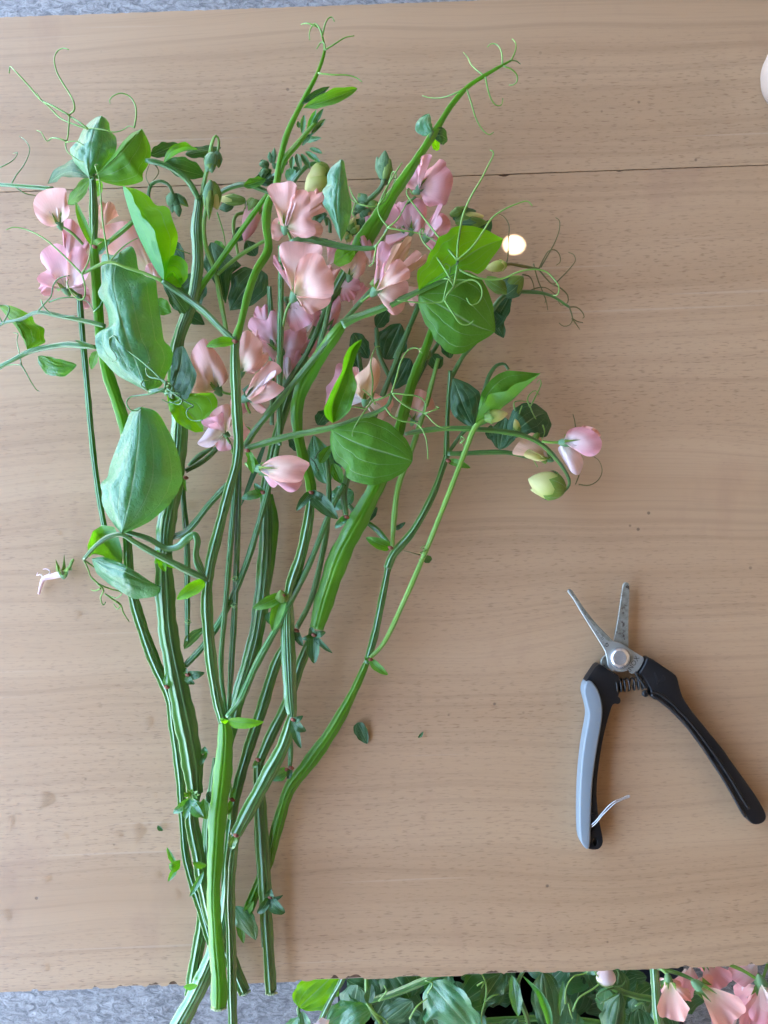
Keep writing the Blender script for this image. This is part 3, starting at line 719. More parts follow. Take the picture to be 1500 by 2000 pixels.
def lone_petal(sh, base, ang, size, half, roll=0, tilt=10, mat=None, notch=0.05, fold=0, recurve=.15, ruffle=.06, name='petal', asp=1.0):
    _fs[0] += 1
    return petal(name, frame(base, ang, roll, tilt), px(size, base[2]), half, sh, mat or M_ps, notch, ruffle, recurve, fold, .12, asp, seed=_fs[0])
def bud(sh, base, tip, w, mat=None, cmat=None, cfrac=.5, teeth=1.0, flat=.75, name='bud', hook=0.0):
    """Closed bud: furled petals with a calyx over the lower part."""
    _fs[0] += 1
    b, t_ = P(*base), P(*tip); L = (t_ - b).length; r = px(w * .5, base[2])
    ax = (t_ - b).normalized(); N = Vector((0, 0, 1)).cross(ax).normalized(); B = ax.cross(N)
    n, m = 14, 18; V = []; UV = []; Fc = []
    for i in range(n + 1):
        s = i / n; rr = r * max(.02, math.sin(math.pi * min(1, (.06 + .94 * s)) ** .85)) ** .7
        for j in range(m):
            a = 2 * math.pi * j / m; g = 1 + .10 * math.cos(a - 1.2) * s - .16 * math.exp(-((a - 2.0) / .28) ** 2) * s
            bend = hook * L * s * s
            V.append(b + ax * L * s + N * (rr * g * math.cos(a) + bend) + B * rr * g * flat * math.sin(a)); UV.append((math.cos(a), s))
    for i in range(n):
        for j in range(m): Fc.append((i * m + j, i * m + (j + 1) % m, (i + 1) * m + (j + 1) % m, (i + 1) * m + j))
    Fc.append(tuple(range(n * m, n * m + m)))
    o = mesh_obj(name, V, Fc, mat or M_pc, sh, UV)
    M = Matrix(((N.x, ax.x, B.x, b.x), (N.y, ax.y, B.y, b.y), (N.z, ax.z, B.z, b.z), (0, 0, 0, 1)))
    # calyx hugging the bud: scaled so that its mouth clears the petals
    V = []; UV = []; Fc = []; n2 = 30; rows = 7
    for k in range(rows + 1):
        for i in range(n2):
            a = 2 * math.pi * i / n2; kk = int(i * 5 / n2); f = (i * 5 / n2) % 1; mid = 2 * math.pi * (kk + .5) / 5
            q = k / rows
            if q <= .5: s = cfrac * q * 1.1; aa = a
            else:
                tq = (q - .5) * 2; s = cfrac * (.55 + .45 * tq * teeth); aa = mid + (a - mid) * (1 - .96 * tq)
            rr = r * max(.05, math.sin(math.pi * min(1, .06 + .94 * s) ** .85)) ** .7 * 1.07 + (px(1.2) if q > .5 else 0)
            V.append(M @ Vector((rr * math.cos(aa) + hook * L * s * s, L * (s - .02), rr * flat * math.sin(aa)))); UV.append(((f - .5), q))
    for k in range(rows):
        for i in range(n2):
            j = (i + 1) % n2
            if k >= 4 and int(i * 5 / n2) != int(j * 5 / n2): continue
            Fc.append((k * n2 + i, k * n2 + j, (k + 1) * n2 + j, (k + 1) * n2 + i))
    mesh_obj('calyx', V, Fc, cmat or M_cx, o, UV)
    return o
def node_bits(sh, x, y, z, stip, scar=True, mat=None):
    """Stipules (tip dx, dy, half width) and a brown scar at a stem node."""
    for dx, dy, w in stip:
        leaflet(sh, (x, y, z), (x + dx, y + dy, z + 4), w, w, .35, .35, mat=mat or M_lg, name='stipule', pos=.38, wave=.03, ns=14, nt=4, bend=3)
    if scar:
        tube('node_scar', [(x - 3, y - 2, z + 3, 5), (x + 1, y, z + 4, 8), (x + 5, y + 1, z + 3, 5)], M_scar, sh, 8, 8)
def cut_end(sh, x, y, z, w, ang): 
    d = (math.cos(R(ang)), -math.sin(R(ang)))
    tube('cut_end', [(x, y, z, w), (x + d[0] * 3, y + d[1] * 3, z, w * .97)], M_cut, sh, n=3, prof=[(a * .93, b * .93, c) for a, b, c in WING])
# ---------------------------------------------------------------- the bunch, stem by stem (photo pixels, height in mm)
# --- the long foremost stem with the bright winged foot
A = shoot('longest stem, curly tip over the far board, wide bright foot past the near edge', (425, 1965, 30))
stem(A, [(630,72,48,5),(634,97,47,6),(620,143,45,8),(600,182,44,10),(584,212,43,11),(560,264,42,12),(546,320,41,13),(540,360,41,15),(524,400,42,18),(520,440,43,19),(524,486,44,18),(499,532,50,17),(483,580,56,16),(470,633,60,15),(460,664,60,18)], M_sb, [.5,.4,.3,.6,.3])
stem(A, [(460,658,60,18),(459,690,60,20),(461,767,58,22),(463,808,54,22),(466,868,47,22),(462,904,43,20),(447,958,41,21),(428,1032,40,23),(412,1096,39,24),(405,1135,38,23)], M_sg, [.2,.35,.5,.35])
stem(A, [(406,1128,38,22),(404,1176,37,25),(412,1287,35,24),(424,1365,34,21),(436,1412,33,20)], M_sg, [.5,.35,.2])
stem(A, [(437,1404,33,20),(440,1430,32,30),(436,1500,31,38),(425,1596,30,38),(421,1667,30,34),(417,1747,30,29),(421,1827,30,31),(428,1925,30,35),(427,1968,30,34)], M_sb, [.05,.1,-.1,.05], SMOOTHW)
cut_end(A, 427, 1968, 30, 34, -88)
# curls at its tip
for pts in ([(630,72),(624,55),(615,46),(607,55),(604,68),(605,78)], [(621,53),(603,46),(594,46),(588,48)], [(630,68),(634,50),(640,37),(648,33),(653,42)], [(634,98),(655,85),(675,73),(692,70)], [(634,98),(634,86),(628,82),(618,96)], [(621,143),(650,146),(680,147),(698,153),(707,160)]):
    tendril(A, pts, 48, 3.6, M_sy)
leaflet(A, (592,211,44), (698,173,40), 15, 14, .5, .2, [(640,196,46)], M_lg, .55)
leaflet(A, (590,203,44), (644,169,40), 8, 10, .6, .3, mat=M_ld)
# forked young side shoot with its bud head
stalk(A, [(546,338,40,16),(556,310,40,17),(578,285,38,15),(600,258,36,12),(618,238,34,9)], M_sb, 'side_shoot', WING)
for i, (bx, by, tx, ty, w) in enumerate([(590,262,594,224,14),(600,258,618,214,13),(610,250,632,212,13),(606,266,636,232,13),(598,278,628,270,14),(590,285,612,260,12),(588,300,606,330,15),(596,296,626,318,14),(580,300,588,335,16),(572,305,570,332,14),(604,290,630,300,12),(584,250,582,236,10)]):
    leaflet(A, (bx,by,26 + i % 4 * 3), (tx,ty,30 + i % 3 * 4), w*.5, w*.5, .6, .5, mat=(M_young, M_lb, M_ld)[i % 3], name='bud_leaf', pos=.5, ns=12, nt=4)
# leaf to the upper left (folded bright leaf)
pl = stalk(A, [(460,668,60,14),(430,640,58,13),(400,610,54,13),(350,572,50,12),(317,549,52,10)], M_sd, 'leaf_stalk')
leaflet(pl, (318,549,51), (356,556,44), 30, 8, .3, -.2, [(338,530,50)], M_ll, .5)
leaflet(pl, (318,549,50), (372,622,30), 26, 12, -.3, -.2, [(342,580,44)], M_ld, .5)
stalk(pl, [(317,549,52,7),(280,533,53,6),(250,524,54,6),(213,512,55,6),(160,535,52,5.5)], M_sy, 'tendril')
for pts in ([(213,512),(206,470),(201,435),(197,385),(193,345),(187,328),(186,322),(192,322)], [(213,512),(232,490),(250,475),(269,465)], [(160,535),(120,495),(85,465),(50,448),(25,444),(12,449)], [(160,535),(172,512),(178,480),(183,440)], [(160,535),(166,560),(165,580),(157,586),(140,572),(131,552),(134,545)]):
    tendril(pl, pts, 53, 3.4, M_sy)
node_bits(A, 458, 667, 60, [(-55,10,11)], True, M_lg)
# flower stalk and pale flower below that node, and the stalk of salmon blossoms
leaf2 = stalk(A, [(478,877,45,14),(515,866,46,15),(560,853,47,15),(610,843,48,14),(650,835,49,13),(700,818,50,11),(740,803,51,10),(758,790,52,8),(765,770,52,7)], M_sd, 'leaf_stalk', WING)
for pts, w in (([(765,768),(775,735),(785,702),(800,682),(815,680),(825,690)], 3.8), ([(765,768),(745,778),(729,781),(728,740),(724,712),(729,688),(737,676),(742,677)], 3.6), ([(729,781),(710,806),(696,828),(689,842),(688,852)], 3.4), ([(733,790),(722,772),(708,760)], 3), ([(765,768),(795,771),(820,776),(832,790),(830,806)], 3.6), ([(830,808),(845,802),(858,797),(852,794)], 3.2), ([(765,768),(782,785),(800,797),(830,808),(850,828),(866,836),(880,833)], 3.4), ([(752,795),(765,812),(785,822),(815,828),(830,850),(835,875),(836,897)], 3.4), ([(718,800),(695,795),(672,793),(660,786)], 3.2)):
    tendril(leaf2, pts, 53, w, M_sy)
st = stalk(A, [(478,872,43,15),(500,838,42,15),(540,790,42,15),(590,728,42,15),(640,668,42,14),(690,606,42,12),(728,562,42,9)], M_sd, 'flower_stalk', WING)
node_bits(A, 482, 880, 45, [(26,34,7)], True)
tube('pedicel', [(480,905,46,6),(489,914,49,6),(500,915,50,7)], M_sy, A, 7, 10)
leaflet(A, (488,890,50), (494,925,52), 8, 8, .3, .3, mat=M_lg, name='stipule', ns=10, nt=4)
# flowers carried at the end of that stalk
# node with the big shiny blue-green leaf on the left
leaf3 = stalk(A, [(404,1132,39,13),(372,1117,41,14),(345,1103,43,14),(300,1080,45,13),(262,1058,47,11),(237,1044,48,10),(210,1050,47,10),(185,1068,45,9),(163,1093,42,8)], M_sd, 'leaf_stalk')
for pts in ([(163,1093),(172,1112),(178,1128),(190,1140)], [(163,1093),(180,1105),(196,1118)], [(178,1128),(195,1142),(215,1150),(238,1158),(228,1168),(205,1160)], [(190,1140),(202,1152),(196,1168),(202,1182),(206,1176)], [(205,1160),(222,1172),(235,1180),(230,1190),(222,1180)], [(225,1175),(236,1182),(240,1195),(248,1208),(252,1214)], [(230,1135),(236,1124),(232,1120),(228,1140),(226,1150)], [(196,1150),(185,1154),(178,1152)]):
    tendril(leaf3, pts, 32, 3.6, M_sy, 14)
tube('stipule', [(245,1038,42,8),(290,1052,42,11),(326,1071,42,12),(348,1067,43,14),(366,1052,45,15),(380,1044,46,12),(386,1056,45,13),(383,1082,43,12),(389,1106,41,16),(401,1124,39,7)], M_sg, leaf3, n=60, prof=FLATR, twist=[.2,.5,-.4,.6,.2])
node_bits(A, 401, 1135, 39, [(-56,36,14)], False, M_ll)
# bright stipules at the lowest node
node_bits(A, 446, 1408, 35, [(70,2,12),(-16,-6,5)], False, M_ll)
stalk(A, [(443,1400,34,10),(470,1366,34,14),(500,1300,33,14),(560,1190,31,13),(605,1100,30,12),(645,1000,28,11),(672,945,26,10)], M_sg, 'flower_stalk')
stalk(A, [(441,1398,30,8),(432,1300,29,10),(440,1190,28,11),(449,1080,27,12),(457,980,26,11),(462,900,25,10)], M_sg, 'flower_stalk')
stalk(A, [(446,1400,27,8),(452,1300,25,12),(459,1180,25,12),(463,1080,24,12),(466,980,24,11),(468,890,24,10)], M_sg, 'flower_stalk')
for (x, y) in ((459,1128), (457,1180), (367,1212)):
    tendril(A, [(x-6,y+2),(x,y+5),(x+6,y+1),(x,y-3),(x-6,y+4),(x+1,y+8),(x+7,y+3)], 30, 2.2, M_sy)

# --- thick ridged stem on the left of the bundle
Cc = shoot('thickest ridged stem with bluish wings and a knobbly cut node near its foot', (405, 1775, 18))
stem(Cc, [(390,383,30,18),(384,440,31,23),(386,520,32,24),(374,590,32,24),(352,650,32,25),(340,720,32,28),(350,800,31,34),(347,900,30,36),(338,960,30,38),(324,1030,29,38),(319,1080,28,36)], M_sg, [.2,.0,.35,-.15,.3])
stem(Cc, [(319,1070,28,34),(322,1150,27,40),(328,1230,26,40),(340,1300,26,42),(360,1400,26,46),(376,1490,26,44),(381,1552,25,34)], M_sd, [.3,.1,.25,.5])
stem(Cc, [(381,1548,25,28),(374,1590,24,30),(387,1667,22,28),(396,1722,20,28),(412,1790,16,27),(440,1850,12,27),(478,1938,10,27)], M_sg, [.6,.5,.3,.6])
cut_end(Cc, 478, 1938, 10, 27, -68)
stem(Cc, [(319,1075,20,12),(322,1150,20,22),(318,1220,20,20),(334,1300,20,12)], M_sb, .2, name='wing_edge')
for i in range(9):
    a = i * .7; leaflet(Cc, (374 + 4 * math.cos(a * 3), 1550 + 3 * math.sin(a), 33), (374 + 16 * math.cos(a), 1552 - 12 * math.sin(a), 36), 4, 4, .4, .4, mat=(M_cx, M_sy, M_lg)[i % 3], name='bud_scale', ns=8, nt=3)
node_bits(Cc, 372, 1560, 30, [(-34,28,9),(-10,40,8),(26,36,12),(22,8,8)], False, M_lb)
node_bits(Cc, 366, 1318, 28, [(34,-4,10),(14,18,8),(-2,-14,5)], True, M_ld)
node_bits(Cc, 318, 1090, 34, [(-10,-16,6),(-16,10,5),(6,26,9),(34,20,8)], False, M_ll)
node_bits(Cc, 362, 933, 30, [(3,28,3)], True, M_lg)
lt = stalk(Cc, [(388,388,32,11),(366,352,36,11),(330,326,40,11),(300,316,42,11),(284,314,42,8)], M_sg, 'leaf_stalk')
leaflet(lt, (320,318,42), (386,292,38), 17, 12, .3, 1.4, [(352,298,46)], M_lg, .5)
leaflet(lt, (362,302,34), (432,288,22), 13, 12, -.2, -.3, mat=M_ld)
leaflet(lt, (320,319,40), (400,344,24), 24, 14, .5, -.2, [(356,332,36)], M_ld, .5)
leaflet(lt, (294,304,30), (348,281,22), 13, 12, .3, -.2, mat=M_ld)
for pts in ([(300,318),(310,335),(300,352),(292,362)], [(292,362),(285,345),(296,310)]): tendril(lt, pts, 30, 2.5, M_brownt, 8)
# lateral from this stem running up to the right
stalk(Cc, [(345,690,25,14),(372,612,28,14),(392,562,30,13),(418,526,33,12),(470,452,36,11),(522,380,38,9)], M_sb, 'side_shoot')
stalk(Cc, [(424,536,30,8),(470,498,31,8),(514,472,32,7),(540,460,32,6)], M_sy, 'leaf_stalk')
stalk(Cc, [(340,690,20,12),(362,640,22,13),(385,585,24,13),(396,550,24,11)], M_sg, 'flower_stalk')
s2 = stalk(Cc, [(442,645,26,9),(430,580,28,10),(420,530,30,10),(402,480,32,9),(399,432,34,8),(408,385,36,8),(411,352,38,7)], M_sy, 'flower_stalk')
stalk(s2, [(393,385,30,8),(400,350,34,9),(408,315,38,8),(414,280,42,7),(421,265,43,6),(427,272,42,5.5),(425,298,40,5)], M_sy, 'pedicel')
bud(s2, (418,300,42), (400,334,40), 24, M_young, M_young, .7, hook=.1); bud(s2, (424,296,40), (427,328,36), 16, M_cx, M_young, .8); bud(s2, (410,310,42), (414,338,40), 18, M_young, M_cx, .8)
bud(s2, (412,356,38), (396,412,34), 20, M_cx, M_young, .85, hook=.12); bud(s2, (414,356,36), (424,410,32), 26, M_pc, M_cx, .8); bud(s2, (410,360,38), (408,430,36), 14, M_cx, M_cx, .8)
bud(s2, (478,392,20), (424,388,18), 20, M_pc, M_cx, .7); bud(s2, (455,400,14), (428,408,12), 18, M_ld, M_cd, .9)
s3 = stalk(Cc, [(293,400,20,7),(290,380,22,7),(296,360,24,7),(312,354,25,7),(330,362,25,6.5),(338,380,24,6)], M_sd, 'pedicel')
for i, (bx, by, tx, ty, w) in enumerate([(338,378,328,402,18),(340,378,346,410,16),(342,380,368,404,15),(338,384,336,416,14),(344,395,350,424,14)]): bud(s3, (bx,by,24 - i), (tx,ty,18 - i), w, (M_young, M_cd, M_cx)[i % 3], (M_young, M_cd)[i % 2], .85)
stalk(Cc, [(424,380,16,12),(450,366,18,13),(480,360,20,14),(515,372,20,12),(545,384,20,8)], M_sd, 'side_shoot', WING)
leaflet(Cc, (476,364,24), (520,350,22), 10, 12, .3, .2, mat=M_lg, name='stipule'); leaflet(Cc, (500,362,22), (530,330,18), 10, 12, .3, .2, mat=M_ld, name='stipule')
bud(Cc, (500,392,16), (480,472,14), 34, M_pr, M_cx, .34, hook=-.04); bud(Cc, (492,388,14), (486,420,16), 20, M_pw, M_cx, .6)
for pts in ([(424,415),(432,440),(438,462),(440,482)], [(330,478),(350,488),(372,496)]): tendril(Cc, pts, 18, 3, M_sy, 8)
stalk(Cc, [(486,415,12,6),(462,420,14,7),(456,440,14,7),(460,470,14,6),(466,500,14,6)], M_sy, 'pedicel')
stalk(Cc, [(362,920,26,10),(385,908,24,11),(408,892,22,10),(425,874,21,9),(440,858,22,6)], M_sd, 'flower_stalk')
stalk(Cc, [(368,910,22,8),(390,890,20,14),(416,874,19,7)], M_sd, 'leaf_stalk', WING)
stalk(Cc, [(330,1050,24,14),(362,1040,26,13),(410,984,28,13),(445,946,28,12)], M_sg, 'leaf_stalk')
stalk(Cc, [(366,1252,24,9),(366,1150,24,12),(365,1060,23,13),(358,970,22,11),(352,900,20,10)], M_sg, 'flower_stalk')
stalk(Cc, [(362,1300,22,12),(400,1258,23,13),(440,1195,24,13),(480,1105,25,13),(512,1000,25,12),(530,930,26,11),(545,860,27,10)], M_sg, 'flower_stalk')
leaflet(Cc, (360,1268,24), (402,1226,22), 16, 5, .3, -.2, mat=M_sg, name='stipule', ns=14, nt=4)
# flower cluster it carries around the middle: salmon blossoms seen from behind
# the big folded leaf and its partner, on the node hidden under the curls
leaf4 = stalk(Cc, [(345,800,40,9),(338,785,46,11),(330,766,50,12),(318,762,52,9),(290,765,50,9)], M_sg, 'leaf_stalk')
for pts in ([(325,758),(300,768),(275,772),(254,776),(247,786),(254,800),(268,802),(276,796)], [(325,758),(345,772),(362,784),(378,793),(368,798),(364,806),(370,818),(384,822),(396,820)], [(328,752),(318,742),(290,735),(285,722),(292,705)], [(325,752),(300,726),(270,700),(250,685),(232,668),(222,656),(214,662),(216,680),(226,694),(228,702),(220,706)], [(320,768),(350,770),(352,780),(330,786),(316,780)], [(322,758),(324,745),(332,748),(336,756)], [(345,772),(356,782),(350,790),(330,784)], [(290,762),(275,752),(282,742),(296,744)]):
    tendril(leaf4, pts, 56, 3.6, M_sg)
bud(leaf4, (332,750,54), (322,775,52), 9, M_sy, M_sy); bud(leaf4, (338,756,54), (334,778,52), 8, M_sg, M_sg)

# --- leftmost stem rising to the upper left corner
B = shoot('outermost stem rising beside the big glossy leaf to two leaves and tendrils in the corner', (401, 1800, 14))
stem(B, [(172,252,40,8),(176,290,40,10),(179,330,40,12),(182,380,40,16),(183,430,40,18),(183,480,40,15)], M_sd, [.4,.2,.4,.2])
stem(B, [(183,478,40,14),(186,520,39,20),(190,580,38,20),(196,650,37,22),(208,720,36,24),(226,775,35,25),(244,835,34,24),(250,930,31,22),(248,1040,28,20)], M_sb, [.3,.5,.3,.4])
stem(B, [(248,1035,28,20),(255,1140,26,20),(276,1220,25,24),(306,1302,24,25),(331,1356,22,24),(340,1420,18,22),(352,1510,16,22),(356,1587,16,17),(365,1680,15,18),(386,1747,14,24),(405,1808,13,24),(424,1880,12,23)], M_sg, [.35,.5,.3,.6,.5])
node_bits(B, 184, 482, 44, [(-36,-88,9),(22,-14,6)], True, M_lg)
node_bits(B, 325, 1342, 26, [(2,-30,5)], True, M_lb)
node_bits(B, 352, 1684, 24, [(-22,6,11)], False, M_lg)
for (tx, ty) in ((326,1654), (328,1722)): leaflet(B, (346,1692,24), (tx,ty,30), 7, 7, .5, .5, mat=M_lb, name='stipule', ns=12, nt=4)
leaflet(B, (403,1690,36), (376,1684,38), 9, 6, .4, .4, mat=M_lg, name='stipule', ns=12, nt=4); leaflet(B, (398,1702,36), (370,1752,38), 7, 6, .4, .4, mat=M_lb, name='stipule', ns=12, nt=4)
leaflet(B, (190,685,30), (178,722,24), 8, 10, .2, .2, mat=M_lg, name='stipule', ns=12, nt=4)
lf = stalk(B, [(183,350,42,9),(180,345,43,8),(174,347,44,7)], M_sg, 'leaf_stalk')
leaflet(lf, (176,346,36), (93,358,20), 20, 26, .5, -.2, [(134,336,32)], M_ld, .5)
leaflet(lf, (176,350,32), (132,398,18), 24, 16, .3, -.2, mat=M_lg)
leaflet(lf, (196,352,34), (186,386,30), 12, 10, .2, .2, mat=M_ll)
for pts, w in (([(172,252),(158,241),(146,233),(135,225),(145,215),(144,200),(134,180),(120,158),(110,138),(106,115),(112,100),(124,94),(134,97)], 3.8), ([(135,225),(105,208),(80,195),(60,172),(42,152),(28,137),(20,130),(18,143)], 3.6), ([(172,252),(148,244),(120,232),(95,208),(80,195),(72,182)], 3.4), ([(135,225),(134,250),(131,273),(128,278),(131,295),(142,305),(158,315),(172,318)], 3), ([(130,276),(112,270),(100,270),(92,276),(86,268),(80,258),(72,255)], 3.2), ([(128,278),(150,276),(172,290)], 2.6), ([(172,250),(200,253),(225,258),(243,252),(252,246),(264,250)], 2.8), ([(262,250),(266,225),(264,205),(254,189),(236,182),(220,188),(214,196),(215,202)], 3.4)):
    tendril(B, pts, 46, w, M_sy)
lp = stalk(B, [(206,637,40,8),(170,628,40,9),(120,618,40,9),(72,610,39,8),(40,624,36,7),(4,632,32,6),(-14,648,30,5)], M_sd, 'leaf_stalk')
for pts in ([(72,610),(88,592),(100,578),(104,558),(112,546),(126,540),(145,538),(160,545),(162,560)], [(80,586),(86,600),(100,612),(118,617),(150,617)], [(95,590),(120,582),(150,582),(172,590),(182,605)], [(182,610),(195,598),(203,580),(210,570)], [(5,632),(16,612),(18,600),(8,596),(-4,597)], [(5,632),(-4,612)]): tendril(lp, pts, 42, 3.0, M_sg)
lq = stalk(B, [(188,678,34,8),(160,675,34,12),(130,673,33,12),(95,678,32,11),(60,686,31,10),(25,703,30,9),(-8,720,28,8)], M_sg, 'leaf_stalk')
leaflet(lq, (74,696,24), (150,713,12), 12, 26, .3, -.4, [(110,712,18)], M_lb, .45)
leaflet(lq, (186,680,36), (146,664,38), 4, 4, .2, .2, mat=M_sd, name='stipule', ns=10, nt=3)
for pts in ([(42,713),(38,690),(33,665),(35,652),(26,650)], [(42,713),(52,730),(62,748),(72,762),(76,764)], [(42,713),(25,712),(10,715),(0,722)]): tendril(lq, pts, 28, 2.8, M_sg, 8)
ls2 = stalk(B, [(104,369,16,8),(60,365,16,8),(20,362,16,7),(-10,360,15,6)], M_sg, 'leaf_stalk')
for pts in ([(22,360),(32,342),(45,325),(55,305),(58,290),(50,275),(38,266)], [(-2,328),(18,318),(30,308),(34,298),(26,300)], [(28,364),(50,378),(70,382)]): tendril(ls2, pts, 14, 2.4, M_sg, 6)
sA = stalk(B, [(205,1035,20,11),(196,985,21,12),(184,900,22,12),(176,820,22,12),(168,730,23,12),(160,640,24,12),(153,560,25,11),(150,540,26,7)], M_sg, 'flower_stalk')
stalk(B, [(186,494,30,9),(215,470,31,10),(245,446,32,10),(262,430,32,8)], M_sy, 'leaf_stalk'); leaflet(B, (190,498,34), (214,468,34), 9, 9, .4, .3, mat=M_lb, name='stipule')

# --- pod-like flat stem in the middle with the pair of large leaves to the upper right
Hh = shoot('stem with a flat pod-like bend carrying the two broad leaves beside the sun spot', (455, 2000, 22))
stem(Hh, [(672,630,42,16),(660,646,42,24),(622,700,40,33),(592,752,38,33),(580,795,36,26),(582,845,35,23),(594,900,34,24),(606,940,34,25),(609,968,33,22)], M_sb, [.1,-.3,.1,.5,.5])
stem(Hh, [(609,960,33,22),(602,1020,33,24),(588,1085,32,25),(570,1140,32,27),(562,1172,31,22)], M_sg, [.6,.4,.5])
stem(Hh, [(562,1165,31,20),(561,1220,30,30),(564,1290,30,30),(567,1360,30,27),(571,1402,30,19)], M_sg, [.2,.0,.1])
stem(Hh, [(571,1396,30,20),(556,1450,29,30),(520,1520,28,32),(485,1585,27,32),(460,1632,26,28)], M_sg, [.4,.2,.4])
stem(Hh, [(459,1626,26,26),(452,1680,25,24),(449,1760,24,22),(452,1850,23,20),(453,1930,22,20),(455,2012,22,20)], M_sg, [.4,.2,.3])
cut_end(Hh, 455, 2012, 22, 20, -90)
stem(Hh, [(455,1630,22,20),(444,1735,20,22),(437,1800,18,26),(415,1865,16,34),(388,1930,14,37),(350,2002,12,38),(338,2026,12,37)], M_sg, [.2,.3,.1], name='side_shoot')
leaflet(Hh, (386,1924,22), (358,1928,20), 7, 7, .3, .3, mat=M_ll, name='stipule', ns=10, nt=4)
node_bits(Hh, 460, 1632, 34, [(-8,26,8)], True, M_sd)
node_bits(Hh, 552, 1163, 36, [(-58,26,13),(-20,70,14)], True, M_lg); bud(Hh, (552,1178,36), (548,1152,40), 24, M_cx, M_cx, .8)
node_bits(Hh, 572, 1406, 34, [(16,56,9),(26,22,10),(20,-8,7)], True, M_ld)
node_bits(Hh, 607, 962, 36, [(54,52,17),(26,14,9),(-28,36,9)], True, M_ld)
leaf5 = stalk(Hh, [(668,634,43,22),(690,622,44,20),(740,604,46,18),(790,582,48,16),(830,563,49,13),(868,545,50,11),(890,526,51,9),(893,508,52,7)], M_sd, 'leaf_stalk', WING)
for pts, w in (([(893,508),(894,480),(898,450),(906,415),(922,380),(940,350),(955,320),(963,304),(963,296),(957,293)], 4.2), ([(893,508),(920,485),(942,455),(962,425),(985,409),(1010,398),(1030,393),(1040,402)], 4.0), ([(893,508),(870,480),(845,448),(820,415),(800,388),(794,376),(798,368),(806,380)], 4.0), ([(897,527),(925,540),(955,546),(985,543),(1010,532),(1040,526),(1065,530),(1082,545),(1092,562),(1088,576),(1080,577)], 3.8), ([(893,520),(890,540),(887,560),(903,551),(922,546),(936,554),(942,572),(935,590),(920,595),(911,582)], 4.2), ([(887,560),(876,545),(866,545),(890,546),(915,547)], 3), ([(887,560),(874,575),(866,588),(850,591),(820,591),(776,587)], 4), ([(868,586),(885,612),(900,632),(916,634),(925,626)], 4), ([(866,588),(872,560),(878,535),(878,520),(870,515),(868,522)], 3.2), ([(886,556),(865,520),(845,492),(828,474),(820,455),(824,447),(830,448)], 3.8)):
    tendril(leaf5, pts, 54, w, M_sy)
tendril(leaf5, [(992,500),(993,470),(994,440),(985,424),(975,418)], 30, 2.4, M_brownt)
# its dusky blossoms above the middle
sB = stalk(Hh, [(600,758,28,11),(620,690,30,11),(634,640,31,11),(645,590,32,9)], M_sd, 'flower_stalk')
stalk(Hh, [(520,812,24,12),(560,752,26,12),(600,688,27,11),(626,630,28,10),(644,575,29,8)], M_sd, 'flower_stalk')
stalk(Hh, [(580,480,38,8),(560,500,37,7),(540,520,34,7)], M_sd, 'pedicel')
leaflet(Hh, (692,488,40), (652,514,36), 20, 24, .2, -.2, [(672,498,42)], M_ll, .5)

# --- the stem rising to the upper right corner
G = shoot('stem rising behind the pink blossoms to a branched tendril tip above the board joint', (375, 1942, 10))
stem(G, [(998,118,40,4),(982,127,40,6),(946,148,40,8),(912,171,40,10),(880,208,40,12),(854,250,40,15),(822,300,40,18),(792,345,39,22),(764,385,38,26),(740,425,36,32),(716,462,34,40),(694,500,30,34)], M_sb, [.6,.5,.4,.4])
stem(G, [(696,495,30,30),(660,560,24,22),(620,640,20,18),(585,720,18,18),(553,810,17,20),(534,880,16,22),(518,960,16,24)], M_sd, [.4,.2,.4])
stem(G, [(518,955,16,22),(520,1050,16,31),(513,1150,16,33),(500,1240,16,32),(478,1320,15,30),(458,1390,14,30),(436,1480,13,28),(412,1570,12,26),(402,1680,12,26),(394,1810,12,26),(384,1870,11,28),(372,1944,10,27)], M_sg, [.2,.0,.1,.4,.3])
stem(G, [(530,965,15,6),(538,1020,15,13),(532,1090,15,12),(520,1180,15,8)], M_sb, .2, name='wing_edge')
for pts in ([(998,118),(1005,104),(1008,90),(1005,80),(1000,76)], [(981,128),(981,112),(977,95),(968,86),(958,86),(952,92)], [(946,148),(930,136),(920,126),(914,113),(905,102)], [(948,150),(953,175),(960,195),(970,206),(979,205),(982,192)], [(911,172),(920,200),(930,232),(944,255),(956,263),(964,258)], [(905,174),(885,184),(862,191),(840,191),(825,187)], [(983,129),(1000,136),(1010,148),(1009,160),(1002,166),(994,166)], [(998,118),(1008,119),(1016,125)]):
    tendril(G, pts, 40, 3.2, M_sy, 30)
lg = stalk(G, [(838,275,40,8),(842,262,41,7),(846,256,41,5)], M_sd, 'leaf_stalk')
leaflet(lg, (846,262,41), (838,222,38), 24, 10, -.3, -.3, [(834,240,42)], M_lb, .5, .6); leaflet(lg, (848,268,38), (874,272,30), 14, 18, .4, -.2, [(860,264,38)], M_ld, .5); leaflet(lg, (842,276,36), (858,292,30), 12, 10, .2, .2, mat=M_ll)
node_bits(G, 513, 962, 22, [(-42,12,10),(-16,-18,7)], True, M_lb)
node_bits(G, 525, 1196, 26, [(12,26,10)], False, M_ld)
node_bits(G, 404, 1470, 20, [(-14,26,5),(-4,-12,8)], False, M_lb)
sG = stalk(G, [(546,870,30,9),(546,760,32,12),(548,640,34,13),(549,520,34,11),(548,480,34,9)], M_sg, 'flower_stalk')
stalk(G, [(531,830,26,9),(532,740,27,10),(530,640,28,11),(526,560,28,10)], M_sd, 'flower_stalk')
stalk(G, [(640,470,48,6),(600,466,47,10),(645,478,48,10),(690,485,49,9),(730,484,50,8),(745,470,51,7),(757,445,52,6)], M_sd, 'leaf_stalk')
